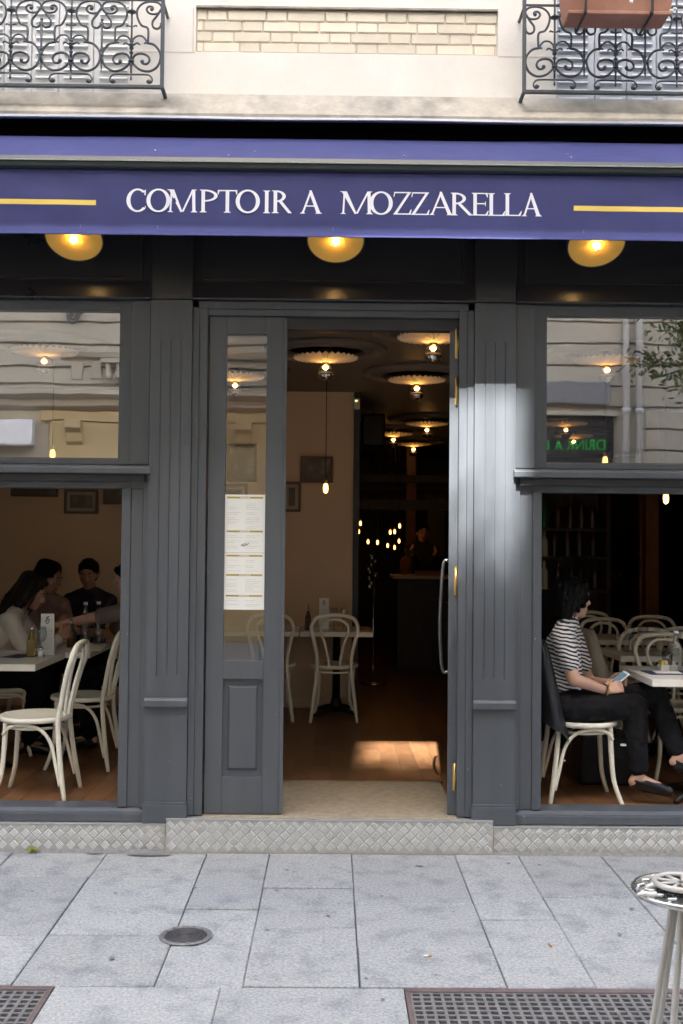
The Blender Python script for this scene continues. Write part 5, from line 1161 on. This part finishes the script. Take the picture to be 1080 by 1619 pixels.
OR = thing('facing_building', 'ashlar building with drainpipes and dark bar front, mirrored in the right window', 'building', (8, -12.2, 0))
part('wall', MB().box(1.92, 42, YO-8, YO-.06, 0, 13.4), 'oppstone', OR)
for k in range(42):
    z = k*.365
    if z < 3.9: part('stone_course', MB().box(5.22, 14, YO-.06, YO, z+.015, z+.35), 'oppstone', OR, .012)
    else: part('stone_course', MB().box(1.94, 14, YO-.06, YO, z+.015, z+.35), 'oppstone', OR, .012) if z < 9 else None
part('bar_front', MB().box(1.94, 4.75, YO-.06, YO+.05, .1, 3.86), 'oppdark', OR); part('lintel', MB().box(1.94, 4.8, YO-.06, YO+.12, 3.86, 3.93), 'oppstone', OR); part('grey_awning', MB().box(3.6, 4.7, YO-.05, YO+.12, 4.05, 4.45), 'oppgrey', OR, .03)
for x in (4.95, 5.17): part('drainpipe', MB().tube([(x, YO+.09, 0), (x, YO+.09, 13.3)], .058, 10).lathe([(.075, 0), (.075, .1)], (x, YO+.09, 3.9), 12), 'pipe', OR)
tcu = bpy.data.curves.new('sign_lettering', 'FONT'); tcu.body = 'DRINK A BEER'; tcu.size = .22; tcu.extrude = .008; tmp = bpy.data.objects.new('tmp', tcu)
COL.objects.link(tmp); dg = bpy.context.evaluated_depsgraph_get(); tme = bpy.data.meshes.new_from_object(tmp.evaluated_get(dg)); bpy.data.objects.remove(tmp)
sg = bpy.data.objects.new('sign_lettering', tme); COL.objects.link(sg); tme.materials.clear(); tme.materials.append(M['green'])
tme.transform(Matrix.Translation(Vector((4.62-8, YO+.062+12.2, 3.30))) @ Matrix.Rotation(PI, 4, 'Z') @ Matrix.Rotation(PI/2, 4, 'X')); sg.parent = OR
for r in range(3):
    for c in range(8):
        x = 3.2+c*2.7; wz = 5.9+r*2.6
        if wz < 7 and x > 4.5 and x < 9: continue
        wn = part('window', MB().box(x-.55, x+.55, YO-.05, YO+.03, wz, wz+1.8), 'oppwhite', OR); part('pane', MB().box(x-.46, x+.46, YO+.031, YO+.04, wz+.1, wz+1.7), 'oppwin', wn)
# unseen screen added over the facing roofs; its one opening shapes the sunbeam
hx0, hx1 = .10+SUN_DX*YO, 1.03+SUN_DX*YO; hz0, hz1 = 1.22-SUN_TAN*YO, 2.80-SUN_TAN*YO
PT = 8.0-SUN_TAN*YO
pw = thing('sunbeam_mask', 'unseen tall screen added over the facing building, its square opening shapes the sunbeam', 'wall', (0, YO, 13.4))
part('screen', MB().box(-42, hx0, YO-.3, YO, 13.401, PT).box(hx1, 42, YO-.3, YO, 13.401, PT).box(hx0, hx1, YO-.3, YO, hz1, PT).box(hx0, hx1, YO-.3, YO, 13.401, hz0), 'oppstone', pw)
rp = thing('beam_dapple_leaves', 'unseen leaves added in the opening of the screen to dapple the sunbeam', 'plants', ((hx0+hx1)/2, YO-.1, hz0)); lv = MB()  # unseen planter and leaves, added to break up the sun patch
part('planter', MB().box(hx0+.01, hx1-.01, YO-.25, YO-.05, hz0+.001, hz0+.12), 'terra', rp, .01)
for k in range(520):
    c = Vector((random.uniform(hx0, hx1), random.uniform(YO-.28, YO), hz0+.1+abs(random.gauss(0, .34)))); a = Vector((random.gauss(0, 1), random.gauss(0, 1), random.gauss(.2, 1))).normalized()*.06; b = a.orthogonal().normalized()*.022
    lv.add([c-a, c+b, c+a, c-b], [(0, 1, 2, 3)])
part('foliage', lv, 'leaf', rp, kind='stuff')
# tree on the far pavement
TR = thing('street_tree', 'leafy young tree on the far pavement, mirrored in the right window', 'tree', (5.7, -9.3, 0))
part('trunk', MB().tube([(5.7, -9.3, 0), (5.72, -9.3, 1.5), (5.66, -9.32, 3.2), (5.8, -9.3, 5)], [.09, .075, .055, .02], 10), 'bark', TR)
for k in range(9):
    a = k*2.4; z = 2.7+k*.25; part('branch', MB().tube([(5.68, -9.3, z), (5.68+.4*math.cos(a), -9.3+.4*math.sin(a), z+.3), (5.68+.9*math.cos(a), -9.3+.9*math.sin(a), z+.45)], [.03, .018, .006], 6), 'bark', TR)
lv = MB()
cl = [Vector((5.95+random.gauss(0, .5), -9.3+random.gauss(0, .55), 4.85+random.gauss(0, .5))) for _ in range(60)]
for k in range(11000):
    c = random.choice(cl)+Vector((random.gauss(0, .17), random.gauss(0, .17), random.gauss(0, .14))); a = Vector((random.gauss(0, 1), random.gauss(0, 1), random.gauss(-.4, .6))).normalized()*.065; b = a.orthogonal().normalized()*.022
    lv.add([c-a, c+b, c+a, c-b], [(0, 1, 2, 3)])
part('crown', lv, 'leaf', TR, kind='stuff')
# sky is the world; own side of the street closes behind the frame
